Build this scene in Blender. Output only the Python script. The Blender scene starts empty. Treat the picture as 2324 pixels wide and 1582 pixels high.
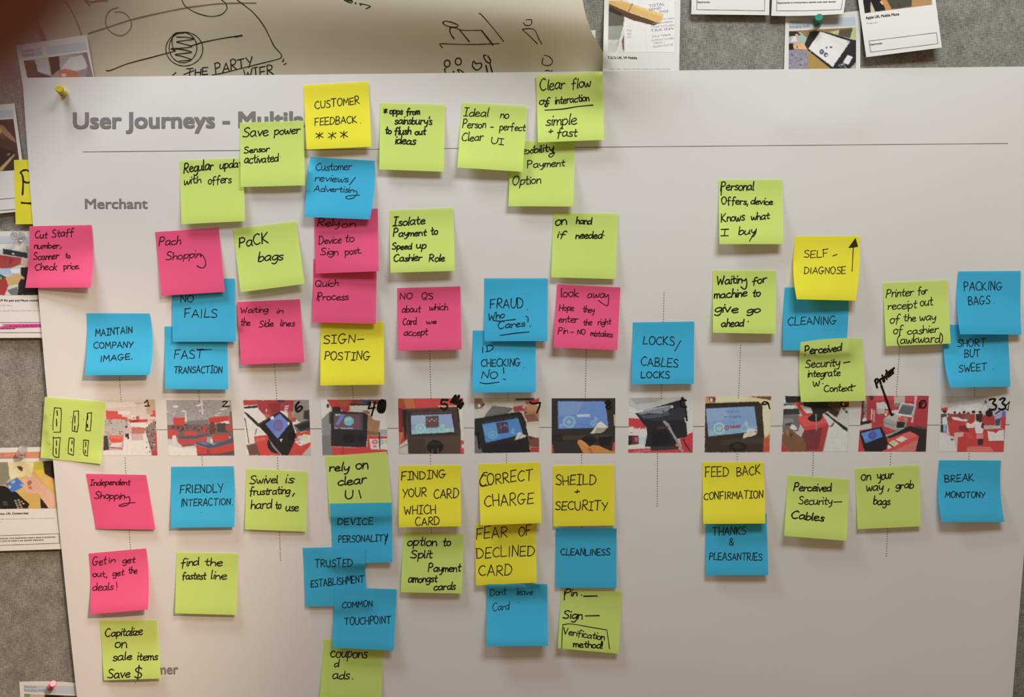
import bpy, math, random
import numpy as np
from mathutils import Vector

# ------------------------------------------------------------------ camera, world, lights, exposure
SC = bpy.context.scene
COL = SC.collection
W, H, F = 2324.0, 1582.0, 1975.0          # image size and focal length in pixels
TILT = math.radians(8.1)                   # the camera looks down onto the wall
DIST = 1.04
ZC = 1.45                                  # height of the middle of the picture above the floor
CAM = np.array([0.0, -DIST * math.cos(TILT), ZC + DIST * math.sin(TILT)])
FW = np.array([0.0, math.cos(TILT), -math.sin(TILT)])
UP = np.array([0.0, math.sin(TILT), math.cos(TILT)])
RT = np.array([1.0, 0.0, 0.0])

cd = bpy.data.cameras.new('camera')
cam = bpy.data.objects.new('camera', cd)
COL.objects.link(cam)
cam.location = CAM
cam.rotation_euler = (math.pi / 2 - TILT, 0, 0)
cd.sensor_fit = 'HORIZONTAL'
cd.sensor_width = 36.0
cd.lens = 36.0 * F / W
cd.clip_start = 0.001
cd.dof.use_dof = True
cd.dof.focus_distance = DIST
cd.dof.aperture_fstop = 15.3               # a phone lens: about 2 mm across
SC.camera = cam

world = bpy.data.worlds.new('world')
SC.world = world
world.use_nodes = True
bg = world.node_tree.nodes['Background']
bg.inputs['Color'].default_value = (0.240, 0.163, 0.090, 1)
bg.inputs['Strength'].default_value = 1.15


def area(name, loc, target, sx, sy, power, color):
    l = bpy.data.lights.new(name, 'AREA')
    l.shape = 'RECTANGLE'
    l.size, l.size_y = sx, sy
    l.energy = power
    l.color = color
    o = bpy.data.objects.new(name, l)
    COL.objects.link(o)
    o.location = loc
    d = Vector(target) - Vector(loc)
    o.rotation_euler = d.to_track_quat('-Z', 'Y').to_euler()
    return o


# two ceiling panels above the wall and a warm ceiling spot further out, aimed at the left half of the poster
area('ceiling_panel_light', (0.38, -0.72, ZC + 1.18), (0.38, -0.72, 0), 0.60, 0.30, 15.2, (0.93, 0.99, 1.0))
area('ceiling_panel_light', (-0.76, -0.30, ZC + 1.20), (-0.76, -0.30, 0), 0.60, 0.20, 16.0, (0.90, 0.94, 1.0))
sl = bpy.data.lights.new('ceiling_spot_light', 'SPOT')
sl.energy = 128.0
sl.color = (1.0, 0.738, 0.537)
sl.spot_size = 0.414
sl.spot_blend = 0.83
sl.shadow_soft_size = 0.045
so = bpy.data.objects.new('ceiling_spot_light', sl)
COL.objects.link(so)
so.location = (0.687, -1.283, ZC + 1.061)
so.rotation_euler = (Vector((-0.792, 0, ZC - 0.443)) - Vector(so.location)).to_track_quat('-Z', 'Y').to_euler()

SC.view_settings.view_transform = 'Standard'
SC.view_settings.look = 'None'
SC.view_settings.exposure = 0.0
SC.view_settings.gamma = 1.0
SC.view_settings.use_curve_mapping = False

# ------------------------------------------------------------------ geometry helpers
RNG = random.Random(7)


def ray_to(px, py, h):
    """Points of the place seen at photo pixels (px, py), h metres in front of the wall."""
    px = np.asarray(px, float); py = np.asarray(py, float); h = np.asarray(h, float)
    a = (px - W / 2) / F; b = (H / 2 - py) / F
    d = RT[None] * a.reshape(-1, 1) + UP[None] * b.reshape(-1, 1) + FW[None]
    t = (-h.reshape(-1) - CAM[1]) / d[:, 1]
    return CAM[None] + d * t[:, None]


HX0, HY0, HS = -320, -320, 2
HM = np.zeros((1150, 1500))                # how far the top layer stands off the wall, in metres


def hm_get(px, py, r=1):
    i = np.clip(((np.asarray(py) - HY0) / HS).astype(int), r, HM.shape[0] - 1 - r)
    j = np.clip(((np.asarray(px) - HX0) / HS).astype(int), r, HM.shape[1] - 1 - r)
    st = sorted({-r, -r // 2, 0, r // 2, r})
    return np.maximum.reduce([HM[i + a, j + b] for a in st for b in st])


def blur(a):
    p = np.pad(a, 1, mode='edge')
    return sum(p[i:i + a.shape[0], j:j + a.shape[1]] for i in range(3) for j in range(3)) / 9.0


class Sheet:
    """A sheet of paper: four photo corners (TL, TR, BR, BL), bowed edges and a height over the wall."""

    def __init__(s, quad, nu=18, nv=18, bow=(0, 0, 0, 0), own=None, clear=0.0005, drape=True, smooth=8):
        s.q = np.array(quad, float); s.bow = bow; s.nu, s.nv = nu, nv
        U, V = np.meshgrid(np.linspace(0, 1, nu + 1), np.linspace(0, 1, nv + 1))
        s.px, s.py = s.pix(U, V)
        cell = max(np.ptp(s.px) / nu, np.ptp(s.py) / nv)
        req = hm_get(s.px, s.py, int(min(max(cell / HS + 1, 1), 6))) + clear
        base = req.min() if drape else 0.0
        h = base + (own(U, V) if own is not None else 0 * U)
        h = np.maximum(h, req)
        for _ in range(smooth):
            h = np.maximum(blur(h), req)
        s.h = h
        s.U, s.V = U, V
        s.obj = None
        s.origin = None

    def pix(s, u, v):
        a, b, c, d = s.q
        x = (a[0] * (1 - u) + b[0] * u) * (1 - v) + (d[0] * (1 - u) + c[0] * u) * v
        y = (a[1] * (1 - u) + b[1] * u) * (1 - v) + (d[1] * (1 - u) + c[1] * u) * v
        l, r, t, bo = s.bow
        x = x + 4 * v * (1 - v) * (l * (1 - u) + r * u)
        y = y + 4 * u * (1 - u) * (t * (1 - v) + bo * v)
        return x, y

    def uv(s, px, py):
        px = np.asarray(px, float); py = np.asarray(py, float)
        u = np.full(px.shape, 0.5); v = np.full(px.shape, 0.5)
        e = 1e-4
        for _ in range(8):
            x, y = s.pix(u, v)
            xu, yu = s.pix(u + e, v); xv, yv = s.pix(u, v + e)
            a, b, c, d = (xu - x) / e, (xv - x) / e, (yu - y) / e, (yv - y) / e
            det = a * d - b * c
            rx, ry = px - x, py - y
            u = u + (d * rx - b * ry) / det
            v = v + (-c * rx + a * ry) / det
        return u, v

    def height(s, u, v):
        x = np.clip(u, 0, 1) * s.nu; y = np.clip(v, 0, 1) * s.nv
        i = np.minimum(x.astype(int), s.nu - 1); j = np.minimum(y.astype(int), s.nv - 1)
        fx, fy = x - i, y - j
        h = s.h                                # the same two triangles per cell as the mesh
        a, b, c, d = h[j, i], h[j, i + 1], h[j + 1, i + 1], h[j + 1, i]
        return np.where(fx > fy, a + fx * (b - a) + fy * (c - b), a + fy * (d - a) + fx * (c - d))

    def on(s, px, py, off):
        u, v = s.uv(px, py)
        return ray_to(px, py, s.height(u, v) + off)

    def stamp(s):
        n = int(max(np.ptp(s.px), np.ptp(s.py)) / HS * 1.3) + 4
        U, V = np.meshgrid(np.linspace(0, 1, n), np.linspace(0, 1, n))
        x, y = s.pix(U, V)
        h = s.height(U.ravel(), V.ravel())
        i = ((y.ravel() - HY0) / HS).astype(int); j = ((x.ravel() - HX0) / HS).astype(int)
        ok = (i >= 0) & (j >= 0) & (i < HM.shape[0]) & (j < HM.shape[1])
        HM[i[ok], j[ok]] = h[ok]

    def build(s, name, mat, parent=None, origin=None):
        P = ray_to(s.px.ravel(), s.py.ravel(), s.h.ravel())
        s.origin = P[s.nu // 2] if origin is None else origin
        n = s.nu + 1
        k = (np.arange(s.nv)[:, None] * n + np.arange(s.nu)[None]).ravel()
        fc = np.vstack([np.stack([k, k + n, k + n + 1], 1), np.stack([k, k + n + 1, k + 1], 1)])
        s.obj = mesh(name, P, fc, mat, s.origin, parent, smooth=True)
        s.stamp()
        return s.obj


def mesh(name, P, faces, mat, origin=(0, 0, 0), parent=None, smooth=False):
    m = bpy.data.meshes.new(name)
    P = np.asarray(P, float) - np.asarray(origin, float)[None]
    m.from_pydata([tuple(p) for p in P], [], [tuple(int(i) for i in f) for f in faces])
    if smooth:
        m.polygons.foreach_set('use_smooth', [True] * len(m.polygons))
    m.materials.append(mat)
    m.update()
    o = bpy.data.objects.new(name, m)
    COL.objects.link(o)
    if parent is not None:
        o.parent = parent
    else:
        o.location = origin
    return o


def tag(o, label=None, cat=None, group=None, kind=None):
    if label: o['label'] = label
    if cat: o['category'] = cat
    if group: o['group'] = group
    if kind: o['kind'] = kind
    return o


# ------------------------------------------------------------------ colours and materials
def lin(c):
    c = c / 255.0
    return c / 12.92 if c <= 0.04045 else ((c + 0.055) / 1.055) ** 2.4


WHITE = np.array([lin(205), lin(194), lin(182)])     # how the plain paper looks in the photo


def albedo(r, g, b, white=WHITE, paper=0.80):
    a = np.array([lin(r), lin(g), lin(b)]) / white * paper
    return np.clip(a, 0.004, 0.92)


def hexc(s):
    return albedo(int(s[0:2], 16), int(s[2:4], 16), int(s[4:6], 16))


def nodes(name):
    m = bpy.data.materials.new(name)
    m.use_nodes = True
    nt = m.node_tree
    nt.nodes.clear()
    out = nt.nodes.new('ShaderNodeOutputMaterial')
    return m, nt, out


def paper_mat(name, col, translucent=0.0, grain=0.03, bump=0.0, rough=0.85):
    m, nt, out = nodes(name)
    N, L = nt.nodes.new, nt.links.new
    tc = N('ShaderNodeTexCoord')
    no = N('ShaderNodeTexNoise'); no.inputs['Scale'].default_value = 900; no.inputs['Detail'].default_value = 2
    L(tc.outputs['Object'], no.inputs['Vector'])
    mx = N('ShaderNodeMixRGB'); mx.blend_type = 'MULTIPLY'; mx.inputs['Fac'].default_value = 1
    rp = N('ShaderNodeValToRGB')
    rp.color_ramp.elements[0].position = 0.3; rp.color_ramp.elements[1].position = 0.7
    rp.color_ramp.elements[0].color = (1 - grain, 1 - grain, 1 - grain, 1)
    rp.color_ramp.elements[1].color = (1, 1, 1, 1)
    L(no.outputs['Fac'], rp.inputs['Fac'])
    mx.inputs['Color1'].default_value = (*[float(c) for c in col], 1)
    L(rp.outputs['Color'], mx.inputs['Color2'])
    bs = N('ShaderNodeBsdfPrincipled')
    bs.inputs['Roughness'].default_value = rough
    bs.inputs['Specular IOR Level'].default_value = 0.15
    L(mx.outputs['Color'], bs.inputs['Base Color'])
    if bump:
        n2 = N('ShaderNodeTexNoise'); n2.inputs['Scale'].default_value = 9; n2.inputs['Detail'].default_value = 3
        L(tc.outputs['Object'], n2.inputs['Vector'])
        bp = N('ShaderNodeBump'); bp.inputs['Strength'].default_value = bump; bp.inputs['Distance'].default_value = 0.004
        L(n2.outputs['Fac'], bp.inputs['Height'])
        L(bp.outputs['Normal'], bs.inputs['Normal'])
    if translucent:
        tr = N('ShaderNodeBsdfTranslucent')
        L(mx.outputs['Color'], tr.inputs['Color'])
        ms = N('ShaderNodeMixShader'); ms.inputs['Fac'].default_value = translucent
        L(bs.outputs['BSDF'], ms.inputs[1]); L(tr.outputs['BSDF'], ms.inputs[2])
        L(ms.outputs['Shader'], out.inputs['Surface'])
    else:
        L(bs.outputs['BSDF'], out.inputs['Surface'])
    return m


def plain_mat(name, col, rough=0.7, spec=0.2, trans=0.0):
    m, nt, out = nodes(name)
    bs = nt.nodes.new('ShaderNodeBsdfPrincipled')
    bs.inputs['Base Color'].default_value = (*[float(c) for c in col], 1)
    bs.inputs['Roughness'].default_value = rough
    bs.inputs['Specular IOR Level'].default_value = spec
    bs.inputs['Transmission Weight'].default_value = trans
    nt.links.new(bs.outputs['BSDF'], out.inputs['Surface'])
    return m


def print_mat():
    m, nt, out = nodes('printed_picture')
    at = nt.nodes.new('ShaderNodeAttribute'); at.attribute_name = 'ink'
    bs = nt.nodes.new('ShaderNodeBsdfPrincipled')
    bs.inputs['Roughness'].default_value = 0.8
    bs.inputs['Specular IOR Level'].default_value = 0.15
    nt.links.new(at.outputs['Color'], bs.inputs['Base Color'])
    nt.links.new(bs.outputs['BSDF'], out.inputs['Surface'])
    return m


def fabric_mat():
    m, nt, out = nodes('grey_heather_fabric')
    N, L = nt.nodes.new, nt.links.new
    tc = N('ShaderNodeTexCoord')

    def noise(sx, sz, scale, det=2.0):
        mp = N('ShaderNodeMapping'); mp.inputs['Scale'].default_value = (sx, 1, sz)
        L(tc.outputs['Object'], mp.inputs['Vector'])
        no = N('ShaderNodeTexNoise'); no.inputs['Scale'].default_value = scale; no.inputs['Detail'].default_value = det
        L(mp.outputs['Vector'], no.inputs['Vector'])
        return no.outputs['Fac']

    def mth(op, a, b):
        n = N('ShaderNodeMath'); n.operation = op
        for i, v in ((0, a), (1, b)):
            if isinstance(v, (int, float)): n.inputs[i].default_value = v
            else: L(v, n.inputs[i])
        return n.outputs[0]
    weft = noise(0.12, 1.0, 1300)       # threads running across
    warp = noise(1.0, 0.10, 1300)       # threads running up
    fine = noise(1.0, 1.0, 1500, 1)
    blotch = noise(1.0, 0.8, 60, 3)
    t = mth('ADD', mth('MULTIPLY', weft, 0.9), mth('MULTIPLY', warp, 0.75))
    t = mth('ADD', t, mth('MULTIPLY', fine, 0.7))
    t = mth('ADD', t, mth('MULTIPLY', blotch, 0.45))
    t = mth('DIVIDE', t, 2.8)
    rp = N('ShaderNodeValToRGB')
    e = rp.color_ramp.elements
    e[0].position = 0.36; e[0].color = (0.085, 0.080, 0.072, 1)
    e[1].position = 0.66; e[1].color = (0.56, 0.55, 0.51, 1)
    k = rp.color_ramp.elements.new(0.5); k.color = (0.265, 0.255, 0.232, 1)
    L(t, rp.inputs['Fac'])
    bs = N('ShaderNodeBsdfPrincipled'); bs.inputs['Roughness'].default_value = 0.95
    bs.inputs['Specular IOR Level'].default_value = 0.05
    L(rp.outputs['Color'], bs.inputs['Base Color'])
    bp = N('ShaderNodeBump'); bp.inputs['Strength'].default_value = 0.35; bp.inputs['Distance'].default_value = 0.0008
    L(t, bp.inputs['Height']); L(bp.outputs['Normal'], bs.inputs['Normal'])
    L(bs.outputs['BSDF'], out.inputs['Surface'])
    return m


M_FABRIC = fabric_mat()
M_POSTER = paper_mat('poster_paper', (0.80, 0.79, 0.785), 0.0, 0.02, 0.12)
M_FLIP = paper_mat('flipchart_paper', (0.88, 0.83, 0.66), 0.45, 0.02, 0.05)
M_CARD = paper_mat('card_paper', (0.82, 0.815, 0.80), 0.0, 0.02)
NOTE = {
    'green': paper_mat('lime_sticky_paper', albedo(196, 212, 104), 0.16, 0.02),
    'yellow': paper_mat('yellow_sticky_paper', (0.97, 0.92, 0.065), 0.14, 0.02),
    'blue': paper_mat('blue_sticky_paper', albedo(66, 166, 196), 0.16, 0.03),
    'pink': paper_mat('pink_sticky_paper', (0.96, 0.130, 0.300), 0.14, 0.02),
}
M_INK = plain_mat('black_ink', (0.016, 0.014, 0.008), 0.6, 0.2)
M_PENCIL = plain_mat('grey_pen_ink', (0.17, 0.15, 0.10), 0.7, 0.1)
M_PENPINK = plain_mat('black_pen_on_pink', (0.045, 0.008, 0.012), 0.6, 0.2)
M_PENBLUE = plain_mat('black_pen_on_blue', (0.010, 0.022, 0.035), 0.6, 0.2)
M_PENYEL = plain_mat('black_pen_on_yellow', (0.035, 0.030, 0.006), 0.6, 0.2)
M_PRINT = plain_mat('grey_print', (0.255, 0.238, 0.235), 0.8, 0.1)
M_TINY = plain_mat('fine_print', (0.09, 0.085, 0.08), 0.8, 0.1)
M_FAINT = plain_mat('faint_print', (0.42, 0.41, 0.40), 0.8, 0.1)
M_LINE = plain_mat('thin_rule_print', (0.20, 0.19, 0.18), 0.8, 0.1)
M_BAND_BLUE = plain_mat('pale_blue_print', (0.58, 0.66, 0.76), 0.8, 0.1)
M_BAND_SALMON = plain_mat('salmon_print', (0.72, 0.32, 0.20), 0.8, 0.1)
M_HILITE = plain_mat('pink_highlighter', (0.80, 0.10, 0.42), 0.8, 0.1)
M_BANDTEXT = plain_mat('slate_print', (0.22, 0.25, 0.36), 0.8, 0.1)
M_PIC = print_mat()

# ------------------------------------------------------------------ pen strokes
G = {}
for _l in '''A -0,0 3.2,10 6.2,0|-1.2,3.8 5.2,3.8
B -0.4,10 0.2,0|0,9.8 3,10.2 4.8,8 3,5.5 0.6,5.2|0.6,5.2 4,5 5.6,2.6 3.6,0.1 0,0
C 5.6,8.8 4,10 1.6,8.6 0,5 1.2,1.2 3.4,0 5.8,1.2
D -0.5,10 0.2,0|0,10 3.5,9.6 6,6 5,2 2.6,0.2 0,0
E -0.4,10 0,0 5,0.4|-0.2,9.8 5,10.2|-0.2,5.2 4.2,5.6
F -0.6,10 0.2,0|-0,9.8 5.2,10.4|-0.2,5.2 4,5.8
G 5.6,8.8 3.6,10 1.2,8.2 0,4.6 1.4,0.8 3.6,0 5.4,2 5.4,4.4|-3.2,4.4 7,4.6
H -0,10 0.3,0|-5.4,10 5.2,0|-0.2,5 5.4,5.2
I -0,10 4.2,10.2|-2.2,10 2,0|-0,0 4.2,0
J -0,10 5,10|3,10 3,2 1.6,0 0,1
K -0.3,10 0.2,0|-5,10 0.4,4.6 5.4,0
L -0.6,10 0,0 4.8,0.4
M -0,0 0.8,10 3.4,3.4 6,10 6.8,0
N -0,0 0.5,10 5,0.4 5.4,10
O 3,10 0.8,8.4 0,4.6 1.4,0.6 3.8,0.2 6,4 5.4,8.4 3,10
P -0.6,10 0.2,0|0.2,9.6 2.8,10.4 5,8.4 4,5.6 0.6,4.8
Q 3,10 0.8,8.4 0,4.6 1.4,0.6 3.8,0.2 6,4 5.4,8.4 3,10|-3.4,2.8 6,-0.8
R -0.6,10 0.2,0|0.2,9.6 2.8,10.4 5,8.4 4,5.6 0.6,4.8|-1.6,4.8 5.4,0
S 5,8.8 3.2,10 1,8.8 1,6.6 4,4.4 5,2.2 3.4,0.2 0,0.8
T -0,10 6.2,10.3|-3.2,10 2.8,0
U 0,10 0,3.4 1.6,0.2 3.8,0.4 5.2,3.4 5.4,10
V -0,10 2.8,0 5.6,10
W -0,10 1.6,0 3.6,6.4 5.6,0 7.4,10
X -0,10 5,0|-5,10 0,0
Y -0,10 2.8,5|-5.8,10 1.8,0
Z -0,10 5,10 0,0 5.4,0.2
a 4.6,5 3,6.2 0.8,5 0,2.4 1.2,0.2 3.2,1 4.4,3.2 4.6,5.6|4.6,5.6 4.5,1.5 5.4,0
b 0.4,10 0.2,4 0.2,0.4|0.2,2 1.2,5 3.2,5.8 4.6,3.6 3.6,0.8 1.6,0 0.2,0.8
c 4.2,5 2.6,6 0.6,4.6 0,2.2 1.2,0.2 3,0 4.6,1
d 4.4,4.8 2.8,6 0.7,4.8 0,2.4 1,0.2 3,0.8 4.4,3.2|4.9,10 4.6,5 4.7,0
e 0.3,2.8 2.8,3.4 4.2,4.6 3.2,6 1.2,5.4 0,3 0.8,0.6 2.6,0 4.6,1
f 4.6,9.2 3.4,10 2,8.4 1.8,4 1.6,-1.6|-0,5.2 4,5.6
g 4.4,5 2.8,6 0.6,4.8 0,2.6 1.2,0.6 3,1.2 4.4,3.6 4.6,5.6|4.6,5.6 4.6,0 3.8,-3 2,-4 0.4,-3
h 0.3,10 0.3,5 0.2,0|0.3,2.6 1.6,5.2 3.2,5.6 4,3.6 4.2,0
i 0.4,6 0.3,3 0.5,0|-0.5,8.2 0.8,8.7
j 1.4,6 1.5,0 0.8,-3.2 0,-3.4|-1.4,8.2 1.6,8.7
k -0.3,10 0.2,0|-3.8,6 0.4,2.8 4.2,0
l 0.5,10 0.3,5 0.4,0.4 1.2,0.2
m 0.2,6 0.3,3 0.2,0|0.3,3 1.4,5.4 2.6,5.4 3,3 3,0|3,3 4.2,5.4 5.4,5.4 5.9,3 6.1,0
n 0.2,6 0.3,3 0.2,0|0.3,3 1.6,5.4 3.2,5.6 3.9,3.4 4.2,0
o 2.4,6 0.6,5 0,2.6 1.2,0.2 3.2,0.4 4.4,3 3.6,5.4 2.2,6
p 0.3,6 0.4,1 0.2,-4|0.4,3.6 1.6,5.8 3.6,5.8 4.6,3.6 3.4,0.8 1.6,0.2 0.4,1.2
q 4.4,5 2.6,6 0.5,4.6 0,2.4 1.2,0.4 3,1 4.4,3.4|4.6,5.8 4.6,1 4.8,-4
r 0.2,6 0.4,3 0.3,0|0.4,3 1.4,5.2 2.8,5.9 3.8,5.4
s 3.6,5.2 2.2,6 0.6,5 1.4,3.4 3.2,2.4 3.4,0.8 1.8,0 0,0.8
t 1.9,9 1.7,4 1.8,0.8 3,0.2 3.6,0.6|-0,6 3.8,6.4
u 0.2,6 0,2.4 1,0.2 2.8,0.6 4,3 4.2,6|4.2,6 4.2,2 5,0
v -0,6 2,0 4.2,6
w 0,6 0.8,0.6 2,0.4 3,4.4 4,0.4 5.2,0.8 6.2,6
x -0,6 4.2,0|-4.2,6 0,0
y 0.2,6 0.4,3 1.8,1.6 3.6,3 4.4,6|4.4,6 4.2,0 3.2,-3.4 1.4,-4
z -0.2,6 4,6 0,0 4.6,0.2
. -0.3,0 0.8,0.5
, 0.9,1 0.8,-0.6 0,-2.4
' -0.5,10 0.2,7.6
- -0,4 4,4.4
/ -4,11 0,-2
! -0.4,10 0.4,3|-0.3,0 0.8,0.4
& 5,0 1.2,7.6 2.6,10 4,8 0.6,3 1,0.4 3,0 5.4,4
+ -0,5 6,5.4|-3,8.4 2.8,2
$ 4.6,7.4 2.6,8.4 0.4,7 1.2,5.2 4,4 4.6,2 2.6,0.4 0,1.4|-2.6,10 2.2,-1
* -0,7.5 4.4,1.5|-4.4,7.5 0,2|-2.4,8.6 1.8,0.2
( 2.4,10 0.4,7 0,3 0.8,0 2,-1.6
) 0,10 1.8,7 2.2,3 1.2,0 0,-1.6
¦ -1.2,10 0.8,0'''.split('\n'):
    _c, _d = _l[0], _l[2:]
    G[_c] = [(t.startswith('-'), np.array([[float(q) for q in p.split(',')] for p in t.lstrip('-').split()])) for t in _d.split('|')]


def spline(P, sub=6):
    if len(P) < 3:
        return P
    Q = np.vstack([2 * P[0] - P[1], P, 2 * P[-1] - P[-2]])
    out = []
    for i in range(1, len(Q) - 2):
        p0, p1, p2, p3 = Q[i - 1], Q[i], Q[i + 1], Q[i + 2]
        for k in range(sub):
            t = k / sub
            out.append(0.5 * (2 * p1 + (p2 - p0) * t + (2 * p0 - 5 * p1 + 4 * p2 - p3) * t * t + (3 * p1 - p0 - 3 * p2 + p3) * t ** 3))
    out.append(P[-1])
    return np.array(out)


class Ink:
    """Collects pen strokes in photo pixels and lays them on a sheet as one thin mesh."""

    def __init__(s, rg=(0, 0, 1.0), w=3.0, seed=0, k=1.0):
        s.V, s.Fc = [], []
        s.rg, s.w, s.k = rg, w * k, k
        s.r = random.Random(seed)
        s.n = 0

    def T(s, P):
        P = np.asarray(P, float)
        return P / s.rg[2] + np.array(s.rg[:2])

    def add(s, V, Fc):
        s.V.append(np.asarray(V)); s.Fc += [tuple(i + s.n for i in f) for f in Fc]; s.n += len(V)

    def disc(s, c, r, k=8):
        a = np.arange(k) * 2 * math.pi / k
        s.add(np.stack([c[0] + r * np.cos(a), c[1] - r * np.sin(a)], 1), [tuple(range(k))])

    def line(s, P, w=None, sharp=False):
        """P already in photo pixels."""
        w = w or s.w
        P = np.asarray(P, float)
        if not sharp:
            P = spline(P)
        keep = [0] + [i for i in range(1, len(P)) if np.hypot(*(P[i] - P[i - 1])) > 0.05]
        P = P[keep]
        if len(P) < 2:
            s.disc(P[0], w / 2); return
        segs = [P]
        if sharp:
            segs = []
            for i in range(len(P) - 1):
                m = max(int(np.hypot(*(P[i + 1] - P[i])) / 5), 1)
                segs.append(P[i] + (P[i + 1] - P[i]) * np.linspace(0, 1, m + 1)[:, None])
        for Q in segs:
            d = np.gradient(Q, axis=0)
            d /= np.maximum(np.hypot(d[:, 0], d[:, 1]), 1e-6)[:, None]
            nrm = np.stack([-d[:, 1], d[:, 0]], 1)
            ph = s.r.random() * 6
            ww = w / 2 * (0.94 + 0.12 * np.sin(ph + np.arange(len(Q)) * 0.5))[:, None]
            A, B = Q + nrm * ww, Q - nrm * ww
            m = len(Q)
            s.add(np.vstack([A, B]), [(i, i + 1, m + i + 1, m + i) for i in range(m - 1)])
        for Q in (P if sharp else (P[0], P[-1])):
            s.disc(Q, w / 2 * 0.96)

    def word(s, text, x0, y0, x1, y1, hh, w=None):
        x, gl = 0.0, []
        for ch in text:
            g = G[ch]
            mx = max(p[:, 0].max() for _, p in g)
            gl.append((g, x, mx))
            x += mx + (2.2 if ch == '¦' else 1.5 if ch.isupper() else 0.8)
        tot = max(gl[-1][1] + gl[-1][2], 0.5)
        a, b = s.T((x0, y0)), s.T((x1, y1))
        ax = (b - a) / tot
        up = np.array([(b - a)[1], -(b - a)[0]])
        up = up / np.hypot(*up)
        # letters stay about upright: mostly the picture's up, a little of the baseline's
        up = up * 0.5 + np.array([0, -1.0]) * 0.5
        up = up / np.hypot(*up) * (hh / s.rg[2]) / 10.0
        for g, gx, mx in gl:
            dy = s.r.uniform(-0.45, 0.45); sc = s.r.uniform(0.88, 1.08); sl = s.r.uniform(0.03, 0.18) if text[-1].islower() else s.r.uniform(-0.05, 0.09)
            for sharp, p in g:
                q = p.copy()
                if q[:, 1].max() < 7.5:
                    q[:, 1] *= 0.9
                q[:, 1] = q[:, 1] * sc + dy
                q[:, 0] = gx + q[:, 0] + sl * q[:, 1]
                s.line(a[None] + q[:, :1] * ax[None] + q[:, 1:] * up[None], w, sharp)

    def run(s, txt):
        """w word / s smooth stroke / l sharp stroke / d dot / e ellipse / f filled shape."""
        for it in txt.split(';'):
            it = it.strip()
            if not it:
                continue
            k, rest = it[0], (it[1:].replace(',', ' ') if it[0] in 'ed' else it[1:]).split()
            w = None
            if rest and rest[-1].startswith('@'):
                w = float(rest.pop()[1:]) * s.k
            if k == 'w':
                s.word(rest[0], *[float(v) for v in rest[1:]], w=w)
            elif k in 'sl':
                s.line(s.T([[float(v) for v in p.split(',')] for p in rest]), w, k == 'l')
            elif k == 'd':
                s.disc(s.T((float(rest[0]), float(rest[1]))), (w or s.w) * 0.55)
            elif k == 'e':
                cx, cy, rx, ry = [float(v) for v in rest]
                t = np.linspace(0, 2 * math.pi * 1.02, 30)
                s.line(s.T(np.stack([cx + rx * np.cos(t + 2), cy + ry * np.sin(t + 2)], 1)), w)
            elif k == 'f':
                P = s.T([[float(v) for v in p.split(',')] for p in rest])
                s.add(P, [tuple(range(len(P)))])
        return s

    def build(s, name, sheet, mat, parent, off=0.00016, origin=None):
        if not s.V:
            return None
        V = np.vstack(s.V)
        P = sheet.on(V[:, 0], V[:, 1], off)
        return mesh(name, P, s.Fc, mat, sheet.origin if origin is None else origin, parent)


_fonts = {}


def glyphs(text, bold):
    key = text
    if key not in _fonts:
        c = bpy.data.curves.new('lettering', 'FONT')
        c.body = text
        c.size = 1.0
        c.resolution_u = 3
        o = bpy.data.objects.new('lettering', c)
        COL.objects.link(o)
        bpy.context.view_layer.update()
        me = o.evaluated_get(bpy.context.evaluated_depsgraph_get()).to_mesh()
        V = np.array([v.co[:2] for v in me.vertices])
        Fc = [tuple(p.vertices) for p in me.polygons]
        bpy.data.objects.remove(o)
        bpy.data.curves.remove(c)
        _fonts[key] = (V, Fc)
    return _fonts[key]


def lettering(name, sheet, lines, mat, parent, bold=0.0, off=0.00012, rg=(0, 0, 1.0)):
    """lines: (text, x0, y0, x1, y1, cap height) with the baseline ends in region pixels; one printed text mesh."""
    capV = glyphs('H', 0.0)[0]
    cap = capV[:, 1].max() - capV[:, 1].min()
    VV, FF, OO, n = [], [], [], 0
    for text, x0, y0, x1, y1, hh in lines:
        V, Fc = glyphs(text, bold)
        a = np.array([x0, y0]) / rg[2] + np.array(rg[:2]); b = np.array([x1, y1]) / rg[2] + np.array(rg[:2])
        lo, hi = V[:, 0].min(), V[:, 0].max()
        d = b - a
        up = np.array([d[1], -d[0]]) / np.hypot(*d) * hh / rg[2] / cap
        for q, (bx, by) in enumerate(((-1, -1), (1, -1), (-1, 1), (1, 1), (0, 0)) if bold else ((0, 0),)):
            Q = V + np.array([bx, by]) * bold
            VV.append(a[None] + (Q[:, :1] - lo) / (hi - lo) * d[None] + Q[:, 1:] * up[None])
            FF += [tuple(i + n for i in f) for f in Fc]
            n += len(V)
            OO.append(np.full(len(V), off + q * 0.00003))
    V = np.vstack(VV)
    return mesh(name, sheet.on(V[:, 0], V[:, 1], np.concatenate(OO)), FF, mat, sheet.origin, parent)


def band(name, sheet, pts, mat, parent, rg=(0, 0, 1.0), off=0.00008, n=10):
    """A printed four-cornered area (TL, TR, BR, BL in region pixels)."""
    q = np.array(pts, float) / rg[2] + np.array(rg[:2])
    U, V = np.meshgrid(np.linspace(0, 1, n + 1), np.linspace(0, 1, 3))
    x = (q[0, 0] * (1 - U) + q[1, 0] * U) * (1 - V) + (q[3, 0] * (1 - U) + q[2, 0] * U) * V
    y = (q[0, 1] * (1 - U) + q[1, 1] * U) * (1 - V) + (q[3, 1] * (1 - U) + q[2, 1] * U) * V
    fc = [(j * (n + 1) + i, (j + 1) * (n + 1) + i, (j + 1) * (n + 1) + i + 1, j * (n + 1) + i + 1) for j in range(2) for i in range(n)]
    return mesh(name, sheet.on(x.ravel(), y.ravel(), off), fc, mat, sheet.origin, parent)


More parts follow.
